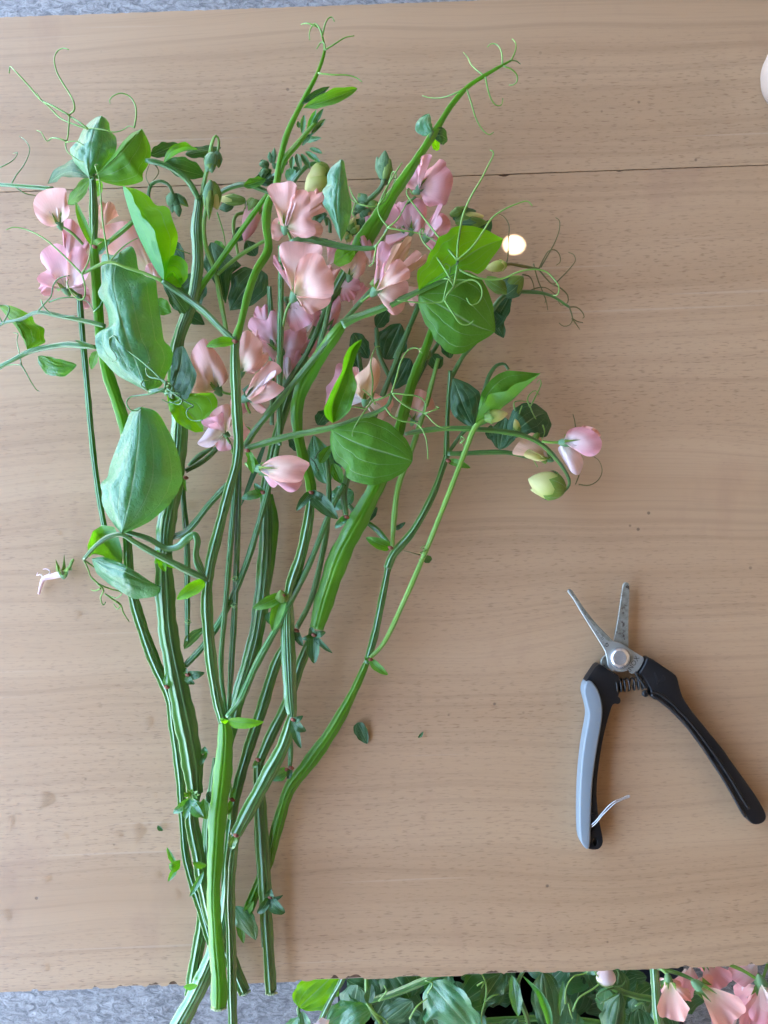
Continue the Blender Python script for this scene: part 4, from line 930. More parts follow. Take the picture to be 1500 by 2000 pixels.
lh = stalk(G, [(566,472,46,8),(596,466,47,12),(640,474,48,12),(690,484,49,9),(732,484,50,8)], M_sd, 'leaf_stalk')
for pts in ([(732,484),(745,466),(757,445),(745,428),(738,405),(750,385),(762,350),(768,335),(774,340),(768,360),(752,392),(738,403)], [(738,403),(715,402),(695,396),(684,388)], [(757,445),(775,430),(790,405),(800,385)], [(757,445),(785,450),(815,455),(840,465),(860,478)], [(735,482),(732,500),(728,515),(720,520)], [(695,396),(690,408),(688,418),(696,424)], [(738,403),(752,372),(784,320),(786,318)], [(700,398),(688,380),(682,364)]): tendril(lh, pts, 54, 3.4, M_sy)
# far blossoms, dusky pink
stalk(G, [(788,480,22,7),(787,440,24,7),(790,405,26,6),(812,384,28,5)], M_sd, 'pedicel')
sg = stalk(G, [(690,420,16,8),(715,395,18,10),(740,372,20,10),(752,352,22,9)], M_sd, 'flower_stalk')
for i, (bx, by, tx, ty, w) in enumerate([(748,350,752,294,26),(750,350,736,306,18),(752,350,762,310,18),(745,360,762,345,14),(716,396,700,378,18),(712,402,690,410,20),(722,394,738,412,20),(690,440,664,466,26),(700,430,720,452,24),(706,410,724,430,22)]): bud(sg, (bx,by,18 + i % 3), (tx,ty,14 + i % 4), w, (M_young, M_young, M_cx, M_cd, M_cx, M_cd, M_pc, M_pc, M_cx, M_pc)[i], (M_young, M_young, M_cx, M_cd)[i % 4], .8)
so = stalk(G, [(520,400,16,8),(560,372,20,10),(580,345,24,10),(604,322,26,9),(630,320,26,8),(640,328,26,7)], M_sd, 'flower_stalk')
bud(so, (640,326,28), (604,346,30), 34, M_pc, M_cx, .4); bud(so, (642,336,26), (596,372,26), 46, M_pc, M_cx, .3)
for i, (bx, by, tx, ty, w) in enumerate([(530,318,526,296,9),(534,318,536,288,9),(524,320,506,322,16),(522,326,510,345,13),(560,316,545,320,12),(572,330,560,345,14),(545,330,530,318,10),(520,345,505,338,14)]): bud(so, (bx,by,18), (tx,ty,22), w, M_young, M_young, .85)
leaflet(so, (560,352,22), (578,332,24), 12, 12, .2, .2, mat=M_lb, name='bud_leaf', ns=10, nt=4)
stalk(so, [(500,350,16,9),(530,345,18,9),(548,335,20,8)], M_sd, 'pedicel'); leaflet(so, (540,355,16), (500,345,14), 16, 14, .2, .2, mat=M_ld, name='bud_leaf')
leaflet(so, (610,430,22), (640,418,24), 8, 10, .3, .3, mat=M_cd, name='bud_leaf'); leaflet(so, (618,438,22), (634,412,24), 8, 8, .3, .3, mat=M_ld, name='bud_leaf')
stalk(so, [(640,440,20,8),(636,425,22,8),(642,430,22,7),(645,455,20,7)], M_sd, 'pedicel')
for i, (bx, by, tx, ty, w) in enumerate([(684,452,692,424,18),(686,456,702,440,16),(676,462,690,470,16)]): bud(so, (bx,by,22), (tx,ty,22), w, M_pc, M_cx, .6)

# --- broad bright winged stem right of the middle, blunt cut end over the table edge
I = shoot('broad bright winged stem whose cut end stands apart at the near table edge', (530, 1938, 12))
stem(I, [(846,640,26,16),(830,685,26,20),(806,745,25,23),(788,810,24,24),(770,870,24,26),(745,930,24,32),(706,1005,24,40),(664,1085,24,45),(636,1165,24,42),(618,1228,24,32)], M_sb, [.3,.4,.2,-.15,-.1], SMOOTHW)
stem(I, [(614,1232,23,16),(590,1290,20,22),(562,1370,18,24),(530,1435,17,24),(505,1492,16,22)], M_sd, [.3,.4])
stem(I, [(505,1486,16,22),(507,1560,15,28),(513,1650,14,30),(518,1740,13,28),(523,1830,12,26),(530,1938,12,27)], M_sd, [.5,.4,.6])
cut_end(I, 530, 1938, 12, 27, -85)
stem(I, [(498,1560,14,6),(500,1640,14,7),(507,1740,14,6),(513,1850,14,5)], M_sg, .6, name='wing_edge')
node_bits(I, 612, 1240, 30, [(2,56,14),(38,36,6),(-22,8,6),(24,-6,8),(-4,-16,8)], True, M_ld)
node_bits(I, 503, 1484, 22, [(-8,16,5)], True, M_sd)
node_bits(I, 527, 1752, 22, [(30,30,14),(-24,32,9),(26,-4,5),(2,-16,10)], True, M_ld)
stalk(I, [(580,1226,22,10),(606,1175,23,11),(626,1100,23,12),(640,1020,23,11),(642,940,22,10),(636,880,22,9)], M_sd, 'flower_stalk')
node_bits(I, 578, 1232, 24, [(14,30,8)], True, M_ld)
stalk(I, [(676,1008,24,10),(672,960,24,14),(690,900,23,14),(720,840,22,12),(760,740,22,11),(800,640,22,10)], M_sd, 'leaf_stalk')
node_bits(I, 676, 1010, 28, [(-22,22,8),(-8,14,6)], True, M_lb)
for pts in ([(772,700,22,10),(790,660,22,10),(812,610,22,10),(826,570,24,9)], [(700,690,18,9),(706,730,18,9),(715,760,18,8)], [(760,735,16,9),(740,690,16,9),(735,640,16,8)], [(835,700,18,10),(800,770,18,12),(780,840,18,12)], [(820,720,16,8),(850,680,18,8),(870,640,18,7)]): stalk(I, pts, M_sd, 'leaf_stalk')
leaflet(I, (752,702,12), (782,632,10), 34, 30, -.1, .1, mat=M_ld); leaflet(I, (690,650,14), (720,700,10), 16, 20, 0, 0, mat=M_ld); leaflet(I, (800,700,12), (770,760,8), 20, 24, 0, 0, mat=M_ld)
leaflet(I, (640,945,20), (612,850,14), 26, 24, -.1, -.1, mat=M_lb); leaflet(I, (650,905,26), (668,945,24), 14, 12, .5, .2, mat=M_lg); leaflet(I, (625,905,28), (646,870,30), 12, 9, .5, .2, mat=M_lg); leaflet(I, (690,960,14), (640,990,10), 22, 24, 0, 0, mat=M_lb); leaflet(I, (668,880,16), (640,910,12), 22, 22, 0, 0, mat=M_ld)
for pts in ([(622,920),(612,900),(606,895)], [(616,896),(620,885),(626,880)]): tendril(I, pts, 30, 3, M_sd)
bud(I, (838,700,22), (820,680,22), 22, M_pc, M_cx, .6); bud(I, (826,720,20), (812,706,20), 26, M_cx, M_ld, .6)

# --- slender curved stem on the right that carries the outlying flower and green buds
Rr = shoot('curved outer stem branching out to the lone pink flower and pale green buds', (480, 1790, 9))
stem(Rr, [(880,724,22,10),(876,780,22,10),(873,840,22,11),(872,895,22,15)], M_sd, .3)
stem(Rr, [(873,890,22,15),(846,965,21,17),(806,1038,20,18),(768,1084,19,20),(757,1110,18,18)], M_sd, [.5,.3])
stem(Rr, [(762,1090,18,16),(748,1162,16,17),(732,1240,14,18),(716,1296,13,16)], M_sg, [.5,.3])
stem(Rr, [(718,1290,13,15),(692,1348,12,19),(650,1425,11,27),(600,1495,10,30),(566,1540,10,26),(546,1600,10,25),(524,1680,9,25),(500,1740,9,24),(478,1796,9,24)], M_sb, [.3,.0,.2,.4])
node_bits(Rr, 762, 1070, 22, [(-48,-20,12)], True, M_lg); node_bits(Rr, 772, 1034, 16, [(20,-14,5)], False, M_ld)
node_bits(Rr, 722, 1288, 16, [(36,30,9),(-10,-6,4)], True, M_lg)
node_bits(Rr, 560, 1504, 14, [(-34,14,13)], True, M_lb)
node_bits(Rr, 875, 900, 26, [(44,14,8)], True, M_lg)
stalk(Rr, [(766,1068,22,8),(770,1010,22,11),(778,950,22,11),(800,890,22,10),(832,790,22,10),(856,700,23,8)], M_sy, 'flower_stalk')
stalk(Rr, [(764,1068,20,10),(735,1034,18,13),(700,1008,16,10),(680,985,14,9)], M_sg, 'leaf_stalk', WING); leaflet(Rr, (716,1018,16), (737,990,16), 8, 8, .3, .2, mat=M_ld, name='stipule', ns=12, nt=4)
ld = stalk(Rr, [(874,886,24,9),(900,886,25,10),(940,884,26,10),(990,884,26,9),(1030,893,24,7),(1070,898,20,5)], M_sd, 'flower_stalk')
stalk(Rr, [(876,884,20,7),(900,850,18,8),(925,820,18,8),(945,765,18,8),(955,735,18,8),(970,714,18,7),(985,711,18,6),(993,722,18,6)], M_sd, 'leaf_stalk')
sy = stalk(Rr, [(722,1286,16,8),(748,1258,18,9),(790,1172,22,10),(825,1092,26,10),(852,1026,30,10),(882,950,36,10),(906,888,40,10),(927,836,44,11),(938,824,45,8),(948,816,46,6)], M_sy, 'flower_stalk')
bud(sy, (946,816,46), (992,808,46), 26, M_pc, M_cx, .4); bud(sy, (1012,844,30), (1006,818,34), 14, M_pc, M_cx, .5)
tendril(sy, [(818,1094),(832,1086),(820,1080),(834,1074),(822,1070),(832,1064)], 30, 2.6, M_sy); tendril(sy, [(820,1084),(805,1080),(788,1075)], 30, 2.2, M_brownt); leaflet(sy, (824,1092,24), (844,1092,16), 8, 8, .2, .2, mat=M_ld, name='stipule', ns=10, nt=4)
tendril(sy, [(898,866),(908,858),(900,852),(906,872)], 42, 3, M_sy)
leaflet(Rr, (976,878,18), (986,815,16), 22, 26, -.2, .3, mat=M_ld); leaflet(Rr, (962,860,16), (958,830,14), 12, 12, 0, 0, mat=M_ld)
for pts in ([(1035,795),(1044,778),(1052,762),(1057,748),(1054,741),(1048,748)], [(1035,795),(1030,780),(1036,768),(1046,763),(1053,772)], [(1034,790),(1042,810),(1055,832),(1068,848)], [(1006,802),(1004,786),(1014,783),(1036,786)], [(1020,792),(1014,810),(1016,826),(1028,838),(1034,855)], [(1060,830),(1064,845),(1056,858),(1048,850)], [(1018,862),(1028,880),(1040,895),(1050,912)]): tendril(Rr, pts, 26, 2.8, M_sy, 14)
sT = stalk(Rr, [(790,848,34,8),(820,842,35,12),(870,837,36,12),(930,838,36,12),(980,843,36,12),(1020,850,35,12),(1058,868,33,11),(1088,898,30,10),(1108,928,27,9),(1112,946,25,8),(1100,962,23,7)], M_sd, 'flower_stalk', WING)
bud(sT, (1100,956,22), (1032,936,24), 54, M_pc, M_cx, .55, flat=.8); bud(sT, (1094,964,20), (1036,956,18), 24, M_pc, M_cx, .6)
for pts in ([(1124,834),(1122,820),(1119,809)], [(1131,928),(1124,946),(1128,934)], [(1130,946),(1150,948),(1168,938),(1176,920),(1170,900),(1160,892)]): tendril(Rr, pts, 8, 2.2, M_brownt, 3)
# greenery to the right below the big leaf pair
ex = stalk(Rr, [(880,740,20,9),(905,695,18,9),(935,660,16,9),(965,600,16,10),(990,575,18,9),(1030,570,18,8),(1075,577,16,6),(1112,600,12,5)], M_sd, 'side_shoot')
leaflet(ex, (958,646,12), (998,572,12), 16, 16, .1, .1, mat=M_ld); leaflet(ex, (950,600,14), (984,660,10), 18, 14, 0, 0, mat=M_ld); leaflet(ex, (880,700,12), (868,650,12), 14, 12, 0, 0, mat=M_ld)
bud(ex, (985,575,20), (1022,540,22), 40, M_cx, M_cd, .6); bud(ex, (950,545,24), (1000,575,22), 26, M_cx, M_cx, .8); bud(ex, (988,517,26), (948,524,28), 22, M_pc, M_pc, .3)
stalk(ex, [(1052,526,20,5),(1020,520,22,6),(992,516,25,6),(960,530,24,6)], M_brownt, 'pedicel')
for pts in ([(1052,526),(1062,505),(1072,490),(1084,488),(1093,498),(1094,512),(1086,518)], [(1056,522),(1072,495),(1086,468),(1093,445),(1092,430),(1085,425)], [(1052,526),(1068,545),(1080,555),(1098,540),(1115,522),(1124,508),(1120,497),(1110,493)], [(1080,555),(1098,565),(1109,578),(1108,592),(1096,596),(1090,588)], [(1112,600),(1117,615),(1118,626),(1112,635),(1100,637),(1092,631)], [(1112,600),(1126,600),(1136,608),(1141,618),(1138,622)], [(1117,622),(1128,628),(1138,630)], [(1117,622),(1126,634),(1132,643)], [(1042,515),(1050,545),(1058,565),(1066,585),(1070,606)], [(1020,536),(1034,540),(1040,550),(1044,568)], [(1030,570),(1050,562),(1066,562),(1085,575)], [(1060,572),(1066,586),(1064,592)], [(990,512),(994,490)]): tendril(ex, pts, 14, 2.6, M_brownt, 6)
lw = stalk(ex, [(930,480,12,6),(915,440,12,7),(895,430,12,8)], M_sd, 'pedicel')
for i, (bx, by, tx, ty, w) in enumerate([(885,424,930,412,24),(890,432,945,422,26),(900,436,952,434,22),(880,420,915,404,16)]): bud(lw, (bx,by,10 + i), (tx,ty,10 + i), w, (M_cd, M_pc, M_cx, M_cx)[i], (M_cd, M_cx)[i % 2], .6)

# --- stem in the shade at the heart of the bundle
Pp = shoot('narrow blue-green stem in the heart of the bundle under the ridged crossing stem', (450, 1640, 14))
stem(Pp, [(560,1250,22,14),(538,1300,20,24),(510,1390,18,27),(485,1465,17,27),(463,1545,16,24),(448,1640,14,20),(440,1740,12,20)], M_sg, [.4,.6,.4])
stalk(Pp, [(450,1600,18,8),(452,1560,20,8),(448,1530,22,7),(442,1510,22,6)], M_sy, 'flower_stalk'); node_bits(Pp, 453, 1562, 22, [(8,-24,6),(-6,30,6)], True, M_lg)
stalk(Pp, [(566,1500,14,7),(568,1470,16,10),(566,1420,18,9)], M_sg, 'flower_stalk'); node_bits(Pp, 568, 1500, 16, [(-4,22,6)], True, M_ld)
stem(Pp, [(420,1480,14,10),(415,1540,14,18),(409,1600,14,20),(405,1680,12,18)], M_sd, .4, name='wing_edge')
leaflet(Pp, (404,1600,20), (398,1560,24), 14, 10, .2, .2, mat=M_lg, name='stipule'); leaflet(Pp, (404,1548,20), (425,1570,22), 12, 10, .2, .2, mat=M_ld, name='stipule')
leaflet(Pp, (455,1770,18), (500,1836,14), 22, 18, -.2, -.3, [(474,1800,22)], M_lb, .5, name='leaflet'); leaflet(Pp, (478,1785,18), (496,1760,24), 8, 8, .4, .4, mat=M_lg, name='stipule'); leaflet(Pp, (466,1795,16), (476,1842,14), 8, 8, .2, .2, mat=M_lg, name='stipule')
# remaining dusky leaves under the bundle
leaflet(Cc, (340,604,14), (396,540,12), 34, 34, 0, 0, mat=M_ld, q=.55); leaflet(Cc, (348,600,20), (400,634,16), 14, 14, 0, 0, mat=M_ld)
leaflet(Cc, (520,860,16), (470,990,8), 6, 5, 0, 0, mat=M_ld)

bud(Rr, (1052,846,30), (1036,868,28), 12, M_cx, M_cx, .8)
# ---------------------------------------------------------------- large leaves, one by one
z1 = lambda p: tr(p, 0, 0, 2.885)
z3 = lambda p: tr(p, 0, 420, 3.75)
z4 = lambda p: tr(p, 350, 420, 3.75)
zf = lambda p: tr(p, 240, 240, 5)
z5 = lambda p: tr(p, 700, 400, 3)
z6 = lambda p: tr(p, 40, 760, 3.75)
z2s = lambda p: tr(p, 500, 200, 5)
z7b = lambda p: tr(p, 560, 820, 5)
z5b = lambda p: tr(p, 560, 560, 5)
z8r = lambda p: tr(p, 820, 680, 3.75)
blade(leaf3, z6([(740,1060),(770,930),(805,780),(840,560),(865,350),(872,190),(885,130)]), z6([(740,1060),(690,1000),(640,930),(600,850),(590,790),(605,760),(580,710),(590,680),(640,650),(650,570),(690,460),(740,330),(780,230),(800,170),(850,135),(885,130)]),
      z6([(740,1060),(830,1030),(950,970),(1010,920),(1090,850),(1120,800),(1160,760),(1160,720),(1190,690),(1180,580),(1170,520),(1140,420),(1100,330),(1060,260),(1030,200),(980,150),(885,130)]), (49, 58, 54), -10, -16, M_lb, 1.8, 1.3, 1.0, ns=48, nt=12)
blade(leaf3, z6([(715,1070),(650,1060),(590,1090),(540,1170),(510,1225)]), z6([(715,1070),(690,1010),(600,995),(530,1040),(490,1150),(500,1230)]), z6([(715,1070),(750,1200),(745,1290),(690,1270),(600,1220),(530,1200)]), (42, 28, 36), 10, -4, M_lg, -2, 1, 1)
blade(leaf3, z6([(520,1240),(620,1290),(740,1330),(880,1395),(1040,1450)]), z6([(520,1240),(600,1225),(740,1275),(860,1345),(960,1415),(1040,1450)]), z6([(520,1240),(555,1350),(650,1430),(760,1500),(830,1540),(930,1530),(1020,1510),(1040,1450)]), (36, 44, 30), -3, -12, M_lb, 2, 1.4, 1.4)
blade(leaf4, z3([(1075,1290),(1000,1100),(930,900),(870,700),(830,500),(840,380),(880,270)]), z3([(1075,1290),(980,1240),(880,1190),(820,1140),(770,1080),(720,1030),(700,970),(695,880),(740,840),(800,825),(790,720),(760,640),(720,600),(715,545),(745,520),(740,400),(745,280),(790,285),(840,300),(880,270)]),
      z3([(1075,1290),(1180,1260),(1220,1160),(1280,1060),(1250,960),(1200,930),(1190,850),(1170,700),(1150,560),(1145,470),(1060,450),(1010,400),(1000,290),(970,220),(920,240),(880,270)]), (50, 58, 52), -9, -15, M_lb, 1.6, 1.7, 1.5, ns=56, nt=12)
blade(leaf4, [(330,770),(346,735),(354,705),(356,676)], [(330,770),(333,730),(337,695),(345,678),(356,676)], [(330,770),(365,782),(380,750),(385,731),(376,712),(366,690),(360,677),(356,676)], (48, 48, 42), -2, 4, M_ld, 1, 1, 1)
blade(leaf4, [(325,765),(350,785),(375,813),(397,843)], [(325,765),(360,768),(390,768),(416,767),(425,781),(425,795),(413,808),(398,820),(397,843)], [(325,765),(330,800),(345,825),(362,836),(382,845),(397,843)], (49, 46, 42), 3, 2, M_ll, 1, 1, 1)
fold = zf([(400,1540),(330,1450),(230,1270),(130,1060),(60,860),(10,680),(0,610)])
blade(pl, fold, zf([(400,1540),(400,1440),(370,1300),(340,1200),(320,1120),(310,1050),(270,1000),(230,950),(180,920),(170,860),(110,780),(100,720),(60,660),(0,610)]), zf([(410,1540),(440,1410),(490,1320),(520,1220),(540,1120),(530,1060),(500,990),(470,900),(460,840),(400,800),(350,820),(300,790),(270,730),(200,680),(120,640),(30,630),(0,610)]), (52, 57, 56), 9, -3, M_ll, 1.5, .6, 1.0, ns=44)
blade(pl, [(318,549),(332,540),(342,520),(347,500)], [(318,549),(330,525),(338,508),(347,500)], [(318,549),(335,560),(354,562),(356,545),(350,530),(353,510),(347,500)], (50, 44, 40), 2, 2, M_ll, .5, .6, 1)
blade(lf, z1([(500,1000),(505,900),(520,780),(550,690),(572,652)]), z1([(500,1000),(450,950),(420,920),(400,870),(390,840),(440,790),(460,740),(500,690),(540,660),(572,652)]), z1([(500,1000),(580,960),(640,890),(660,820),(655,770),(620,740),(615,690),(590,660),(572,652)]), (44, 48, 44), -8, -10, M_lb, 1, 1.4, 1.2)
blade(lf, z1([(530,1000),(620,920),(700,840),(760,770),(800,725)]), z1([(530,1000),(590,930),(640,870),(690,800),(740,750),(800,725)]), z1([(530,1000),(590,1030),(680,1050),(750,1040),(810,1020),(800,980),(830,940),(850,890),(850,830),(830,780),(800,725)]), (42, 48, 42), -4, -12, M_lg, 2, 1, .8)
blade(lh, z2s([(830,1360),(800,1150),(790,1000),(800,850),(815,700),(830,555)]), z2s([(830,1360),(790,1270),(740,1150),(700,1060),(640,980),(670,950),(670,920),(640,860),(700,800),(690,720),(720,650),(770,600),(830,555)]), z2s([(830,1360),(870,1280),(910,1180),(935,1060),(930,960),(900,860),(890,760),(870,650),(860,560),(830,555)]), (50, 56, 54), -5, -7, M_lb, 1, 1, 1)
blade(leaf5, z5([(355,500),(470,420),(600,330),(720,250),(850,200)]), z5([(355,500),(342,430),(345,380),(400,340),(410,290),(450,240),(465,190),(530,165),(540,135),(600,120),(660,122),(760,148),(790,170),(850,200)]), z5([(355,500),(450,450),(560,400),(640,380),(700,410),(750,370),(770,330),(800,290),(830,250),(850,200)]), (50, 52, 44), 5, 1, M_ll, 1, .8, .8, ns=44)
blade(leaf5, z5([(352,530),(460,580),(580,650),(700,715),(800,745)]), z5([(352,530),(430,460),(540,400),(640,390),(720,430),(760,500),(790,590),(795,650),(805,720),(800,745)]), z5([(352,530),(350,590),(370,640),(390,700),(430,740),(440,790),(480,820),(510,860),(560,878),(620,870),(660,840),(700,810),(770,770),(800,745)]), (49, 50, 42), -4, -6, M_lg, 1, .7, .7, ns=44, nt=10)
blade(leaf2, z7b([(430,95),(600,190),(800,270),(1000,330),(1228,402)]), z7b([(430,95),(520,30),(640,-20),(800,-50),(1000,30),(1090,110),(1170,190),(1210,270),(1235,340),(1228,402)]), z7b([(430,95),(420,200),(440,320),(470,410),(520,430),(560,480),(590,500),(570,550),(640,600),(740,625),(840,645),(900,625),(1000,600),(1080,550),(1150,510),(1210,440),(1228,402)]), (50, 53, 48), -3, -7, M_lg, 1.5, .8, .6, ns=44, nt=10)
blade(leaf2, z5b([(450,1330),(450,1150),(520,960),(600,750),(650,600),(735,515)]), z5b([(450,1330),(380,1280),(358,1200),(400,1110),(440,1010),(480,930),(540,830),(555,700),(610,590),(690,530),(735,515)]), z5b([(450,1330),(540,1290),(620,1210),(650,1100),(690,970),(650,860),(640,800),(690,640),(730,560),(735,515)]), (50, 57, 58), 12, 3, M_lg, 0, .8, 1.4)
blade(Rr, z8r([(400,590),(520,530),(600,440),(690,370),(760,300),(885,185)]), z8r([(400,590),(430,440),(450,330),(510,240),(570,190),(640,163),(740,170),(830,180),(885,185)]), z8r([(400,590),(420,500),(440,440),(490,380),(500,335),(570,325),(640,315),(660,290),(700,260),(780,240),(885,185)]), (38, 40, 36), 2, 14, M_lg, 1, .8, 1)
blade(Rr, z8r([(395,580),(330,450),(280,320),(240,215)]), z8r([(395,580),(330,560),(300,540),(250,500),(225,450),(220,350),(230,270),(240,215)]), z8r([(395,580),(430,500),(450,400),(440,320),(360,260),(290,230),(240,215)]), (28, 30, 22), -2, -3, M_ld, 1, 1.2, .6)
blade(Rr, z8r([(640,680),(740,580),(850,500),(930,470)]), z8r([(640,680),(640,560),(680,450),(760,398),(850,405),(930,470)]), z8r([(640,680),(760,640),(860,655),(930,650),(968,560),(930,470)]), (20, 24, 16), -2, -3, M_ld, 1, .8, .6)
blade(lp, z3([(200,990),(185,900),(130,800),(60,720),(-10,665)]), z3([(200,990),(172,912),(118,822),(48,742),(-10,665)]), z3([(200,990),(280,960),(340,930),(320,900),(330,830),(250,790),(240,740),(150,690),(70,660),(-10,665)]), (30, 36, 28), -2, -8, M_lg, 1, 1, 1.2)
blade(Cc, z4([(370,700),(450,580),(540,470),(600,400)]), z4([(370,700),(355,600),(380,520),(372,440),(440,395),(480,375),(545,400),(600,400)]), z4([(370,700),(450,690),(540,660),(600,610),(640,580),(655,520),(650,440),(600,400)]), (16, 20, 12), -1, -2, M_ld, 1, 1, .8)
blade(Cc, z4([(340,650),(300,450),(250,300),(230,200)]), z4([(340,650),(280,530),(220,440),(170,370),(200,250),(230,200)]), z4([(340,650),(370,520),(380,430),(460,370),(380,300),(330,250),(260,200),(230,200)]), (18, 22, 16), 2, -2, M_ld, 1, 1, .8)

# ---------------------------------------------------------------- blossoms, one by one
SP, WP, PT = 'standard_petal', 'wing_petal', 'petal'
bloom(B, (335,1262,32), 105, 74, [(SP, [(318,1272),(290,1278),(240,1260),(198,1205),(188,1140),(215,1090),(270,1065),(340,1058),(372,1066),(376,1130),(392,1180),(385,1220),(358,1248)], M_ps, 4, 4)], 0, 0, 2.885, ped=[(165,480,26),(140,455,30),(118,441,32)])
bloom(B, (485,545,34), 115, 84, [(PT, [(610,250),(530,230),(480,170),(455,100),(470,40),(520,28),(580,80),(645,170),(652,230)], M_pp, 0, 3, -9), (SP, [(460,540),(380,532),(320,520),(268,470),(300,425),(345,402),(302,340),(296,280),(350,228),(420,208),(480,240),(502,300),(495,420),(492,500)], M_pp, 6, 5), (WP, [(500,510),(488,400),(500,300),(540,240),(600,232),(642,290),(658,380),(640,450),(600,505),(540,515)], M_pp, 8, 5, 2), (PT, [(560,540),(600,500),(650,540),(655,600),(620,560)], M_pl, 0, 2, -8)], 0, 420, 3.75, ped=[(150,575,27),(142,568,32),(133,560,34)])
tpetal(B, (300,548,20), z3([(960,430),(760,240),(728,170),(745,90),(820,60),(930,48),(1005,120),(1055,250),(1065,330),(1060,420)]), M_ps, -2, 3); tpetal(B, (300,545,22), z3([(1060,430),(1070,370),(1110,350),(1140,400),(1150,450),(1110,470)]), M_pp, 2, 2)
tpetal(B, (172,500,24), z3([(640,220),(622,120),(632,40),(665,8),(672,100),(676,180)]), M_pw, 4, 2); tpetal(B, (160,560,22), z3([(590,640),(640,560),(660,590),(650,680),(600,690)]), M_pp, 0, 2)
bloom(Hh, (290,1215,42), 80, 96, [(PT, [(505,900),(520,870),(600,880),(660,912),(675,950),(640,1000),(685,1060),(640,1082),(560,1090),(520,1080)], M_ps, 0, 3, -8), (PT, [(262,1290),(240,1210),(210,1125),(163,1160),(148,1250),(158,1330),(220,1352),(262,1305)], M_ps, 2, 2, -3), (PT, [(420,1300),(540,1150),(640,1195),(655,1260),(600,1325),(500,1335),(380,1330)], M_ps, -2, 2, -5), (SP, [(240,1200),(165,960),(106,850),(150,795),(260,783),(345,766),(398,812),(392,880),(345,960),(302,1150)], M_ps, 9, 4), (SP, [(305,1180),(330,1000),(350,900),(420,848),(500,868),(532,950),(525,1080),(547,1160),(584,1270),(540,1312),(440,1322),(350,1275)], M_ps, 8, 6, 1), (WP, [(280,1195),(325,1020),(368,955),(384,985),(352,1080),(312,1195)], M_pw, 10, 2, 2)], 500, 200, 5, teeth=1.3, ped=[(572,476,38),(566,462,41),(559,446,42)])
bloom(Hh, (848,588,44), 60, 100, [(PT, [(770,420),(695,290),(688,345),(712,385),(765,405),(805,420)], M_pp, 2, 2, -4), (SP, [(815,540),(790,440),(778,390),(745,330),(733,240),(752,203),(860,193),(960,213),(1042,223),(1047,285),(1010,330),(960,400),(900,500)], M_ps, 8, 5), (WP, [(875,610),(920,600),(1000,590),(1110,575),(1105,640),(1060,682),(1010,702),(973,727),(930,712),(905,660),(878,622)], M_ps, 4, 4, 1), (SP, [(838,560),(846,470),(860,380),(900,308),(960,278),(1040,290),(1082,370),(1122,420),(1133,500),(1122,590),(1060,614),(960,606),(885,602)], M_ps, 9, 8, 3)], 350, 420, 3.75, teeth=1.5, ped=[(552,640,34),(560,606,40),(572,582,43)])
bloom(Hh, (730,990,24), 140, 92, [(PT, [(770,850),(830,830),(920,830),(932,900),(900,980),(850,1080),(790,1102),(765,1020)], M_pl, 0, 3, -2), (SP, [(690,1072),(640,1000),(600,920),(560,860),(503,822),(530,748),(590,760),(640,770),(672,700),(722,718),(735,800)], M_pl, 6, 4)], 350, 420, 3.75)
bloom(Hh, (800,628,30), -40, 70, [(SP, [(758,640),(820,630),(900,680),(982,720),(972,780),(900,832),(832,852),(788,772)], M_pp, 2, 3)], 350, 420, 3.75)
bloom(Hh, (1050,840,20), 70, 90, [(SP, [(1035,830),(1060,720),(1120,640),(1170,588),(1184,680),(1152,780),(1105,835)], M_pr, 2, 3), (PT, [(960,800),(1000,740),(1040,700),(1050,780),(1020,830)], M_pp, 2, 2)], 350, 420, 3.75)
bloom(Hh, (785,1215,20), 80, 80, [(SP, [(755,1090),(830,958),(882,1000),(902,1060),(882,1130),(832,1185)], M_pr, 2, 3), (WP, [(775,1230),(830,1142),(900,1118),(934,1118),(900,1200),(850,1255)], M_pp, 3, 2, 2), (PT, [(755,1130),(760,1060),(800,1040),(822,1080),(810,1140)], M_pw, 3, 2, 3)], 350, 420, 3.75)
bloom(Cc, (485,805,38), 120, 98, [(SP, [(430,850),(380,862),(290,868),(198,862),(240,760),(250,640),(200,520),(188,420),(230,330),(290,258),(345,233),(390,290),(470,380),(540,480),(592,600),(612,690),(560,750)], M_ps, 4, 8)], 340, 620, 5.77, teeth=1.6, ped=[(462,770,34),(440,768,38),(426,760,38)])
bloom(Cc, (745,615,42), 75, 92, [(PT, [(900,640),(980,480),(1042,383),(1068,430),(1042,500),(980,570),(900,625)], M_ps, 0, 3, -2), (SP, [(690,600),(640,520),(636,400),(700,220),(770,168),(832,143),(900,190),(962,250),(994,340),(992,450),(952,540),(860,600)], M_ps, 5, 8)], 340, 620, 5.77, teeth=1.6, ped=[(462,780,34),(466,755,40),(469,730,42)])
bloom(Cc, (815,905,40), 35, 88, [(PT, [(875,960),(940,955),(1000,988),(1034,1040),(990,1084),(940,1062),(880,1000)], M_ps, 0, 2, -4), (SP, [(800,840),(840,780),(900,660),(990,580),(1080,488),(1172,528),(1214,592),(1200,625),(1150,640),(1090,700),(1020,820),(900,900)], M_ps, 8, 5), (WP, [(850,890),(980,750),(1060,640),(1146,596),(1134,655),(1062,722),(1010,815),(920,885)], M_pw, 9, 2, 3), (SP, [(850,930),(1000,820),(1060,720),(1112,712),(1182,758),(1245,796),(1192,855),(1132,902),(1020,955),(910,975)], M_ps, 7, 5, 3)], 340, 620, 5.77, cx=M_cd, teeth=1.6, ped=[(488,806,30),(482,795,38),(479,778,40)])
